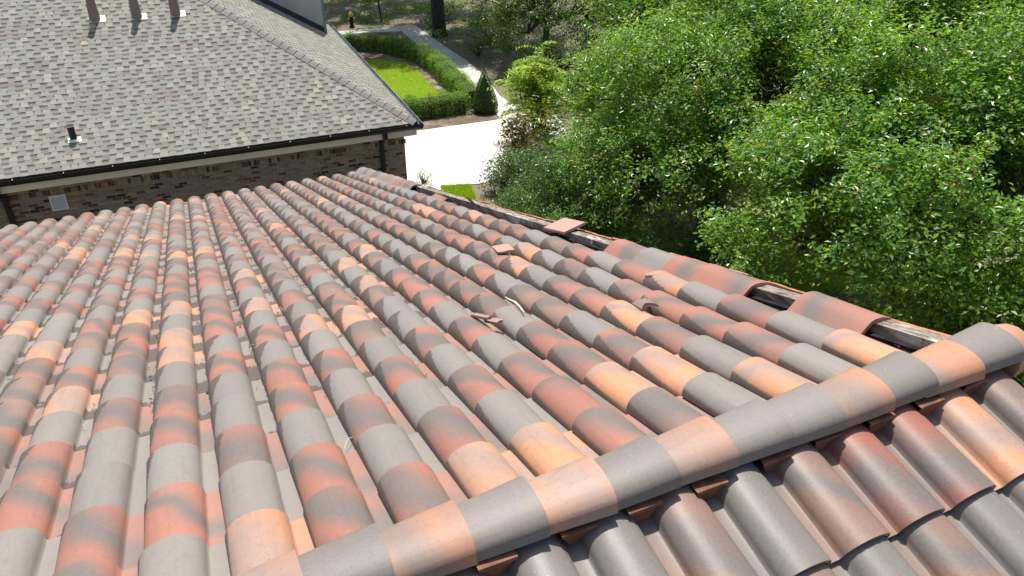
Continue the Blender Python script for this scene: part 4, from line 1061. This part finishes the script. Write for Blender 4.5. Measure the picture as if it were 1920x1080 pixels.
def sapling():
    root = empty('sapling', (12.9, 48.2, 0)); tag(root, 'thin sapling with hanging sparse leaves at the top of the view', 'tree')
    m = MB(); limb(m, (12.9, 48.2, 0), (12.7, 48.4, 4.2), .05, .02, .05, 6); tops = [(12.2, 48.4, 1.6), (12.0, 48.9, 2.2), (13.2, 48.5, 2.6), (12.4, 48.0, 2.8), (11.7, 48.6, 1.2), (12.2, 48.4, 1.1), (11.9, 48.6, .7), (12.5, 48.3, 1.9), (12.0, 48.2, 1.5), (12.6, 48.4, 1.3)]
    for q in tops: limb(m, (12.85, 48.25, q[2] * .7), q, .015, .006, .05, 5)
    m.build('trunk', M_BARKD, root)
    leaf_object('crown', [puff_leaves(np.array(tops), np.full(len(tops), .45), 420, .20, GR, (4, 4, 3, 1), ratio=.3)], M_SOFT, root)
sapling()
for lab, x, y, n_, h_ in [('low dark green bush just right of the sidewalk, beyond the thick dark trunk', 16.6, 47.0, 16, 1.0), ('wide green bush between the thick dark trunk and the drooping dark tree', 16.6, 39.6, 22, 1.2),
                          ('leafy bush right of the feathery lime-green tree', 15.2, 27.0, 20, 1.1), ('green bush under the drooping dark tree', 17.8, 33.0, 20, 1.0), ('dark bush in the shade left of the yellow-topped hydrant', 8.4, 49.5, 22, 1.1)]:
    q = [(x + rng.normal(0, .7), y + rng.normal(0, .7), .25 + h_ * rng.random() * .8, .42) for _ in range(n_)]
    shrub('understorey_shrub', lab, (x, y), q, 520, .13, GR, (4, 5, 3, .6), M_HEDGE, .45, 'bushes beyond the sidewalk')
sp = [(7.95 + rng.normal(0, .2), 22.4 + rng.normal(0, .12), .12 + .2 * rng.random(), .16) for _ in range(7)]
# small weed beside the house corner, rooted at the drive edge
sp = [(6.82 + rng.normal(0, .14), 21.9 + rng.normal(0, .1), .12 + .2 * rng.random(), .15) for _ in range(8)]
shrub('weed_clump', 'small clump of weeds on the driveway just over the far end of the rake', (6.82, 21.9), sp, 900, .09, GR, (4, 4, 2, 0), M_SOFT, .25)

# yellow-capped hydrant by the garden path
hy = empty('fire_hydrant', (10.75, 47.2, 0)); tag(hy, 'yellow-topped fire hydrant standing in the leaf litter past the hedge', 'hydrant')
M_YEL = simple('yellow_paint', (0.50, 0.33, 0.03), 0.5, 0.06, 5.0, 0.4); M_GREY = simple('grey_paint', (0.16, 0.19, 0.20), 0.6, 0.1, 5.0, 0.3)
m = MB(); m.tube([(10.75, 47.2, 0), (10.75, 47.2, .06), (10.75, 47.2, .065), (10.75, 47.2, .62)], [.17, .17, .12, .12], 14); m.build('barrel', M_BRONZE, hy)
m = MB(); m.tube([(10.75, 47.2, .62), (10.75, 47.2, .66), (10.75, 47.2, .78), (10.75, 47.2, .86), (10.75, 47.2, .93)], [.155, .15, .13, .07, .03], 14); m.build('bonnet', M_YEL, hy)
for sx in (-1, 1):
    m = MB(); m.tube([(10.75 + sx * .1, 47.2, .50), (10.75 + sx * .19, 47.2, .50)], [.055, .055], 10); m.build('outlet', M_YEL, hy)

# grass blades
def grass(name, poly, n, h, z):
    xs = np.array(poly); lo, hi = xs.min(0), xs.max(0); pts = []
    P = lo + (hi - lo) * rng.random((n * 2, 2)); ins = np.zeros(len(P), bool); j = len(xs) - 1
    for i in range(len(xs)):
        a, b = xs[i], xs[j]
        with np.errstate(divide='ignore', invalid='ignore'):
            cnd = ((a[1] > P[:, 1]) != (b[1] > P[:, 1])) & (P[:, 0] < (b[0] - a[0]) * (P[:, 1] - a[1]) / (b[1] - a[1] + 1e-12) + a[0])
        ins ^= cnd; j = i
    P = P[ins][:n]; N = len(P)
    c = np.concatenate([P, np.full((N, 1), z + h * .45)], 1); t_ = rng.normal(0, .45, (N, 3)); t_[:, 2] = 1
    n_ = rng.normal(size=(N, 3)); n_[:, 2] = .5
    o = leaf_object(name, [leaf_arrays(c, n_, h * (.7 + .6 * rng.random(N)), palette(N, [(.21, .33, .02), (.16, .28, .018), (.26, .37, .03)], (4, 3, 3)), .16, .1, t_)], M_SOFT, None)
    tag(o, kind='stuff'); return o
grass('grass', [p for p in LAWN if p[0] > 6] , 42000, .06, .03)
grass('grass', PATCH, 6000, .07, .036)
# weeds and seedlings in the shaded litter beyond the walk
n_ = 26000
gx = np.concatenate([14.6 + 11 * rng.random(n_ // 2), 4.5 + 12 * rng.random(n_ // 2)]); gy = np.concatenate([20 + 34 * rng.random(n_ // 2), 46.6 + 13 * rng.random(n_ // 2)])
keep = (np.sin(gx * 1.3 + 0.6 * gy) + np.sin(gy * .9 - gx * .5 + 1) + rng.normal(0, .5, n_)) > .35
gx, gy = gx[keep], gy[keep]; gz = .02 + .16 * rng.random(len(gx))
tag(leaf_object('ground_cover', [leaf_arrays(np.stack([gx, gy, gz], 1), rng.normal(0, .5, (len(gx), 3)) + np.array([0, 0, 1.]), .09 + .10 * rng.random(len(gx)), palette(len(gx), GR, (4, 5, 2, 1)), .4)], M_SOFT, None), kind='stuff')
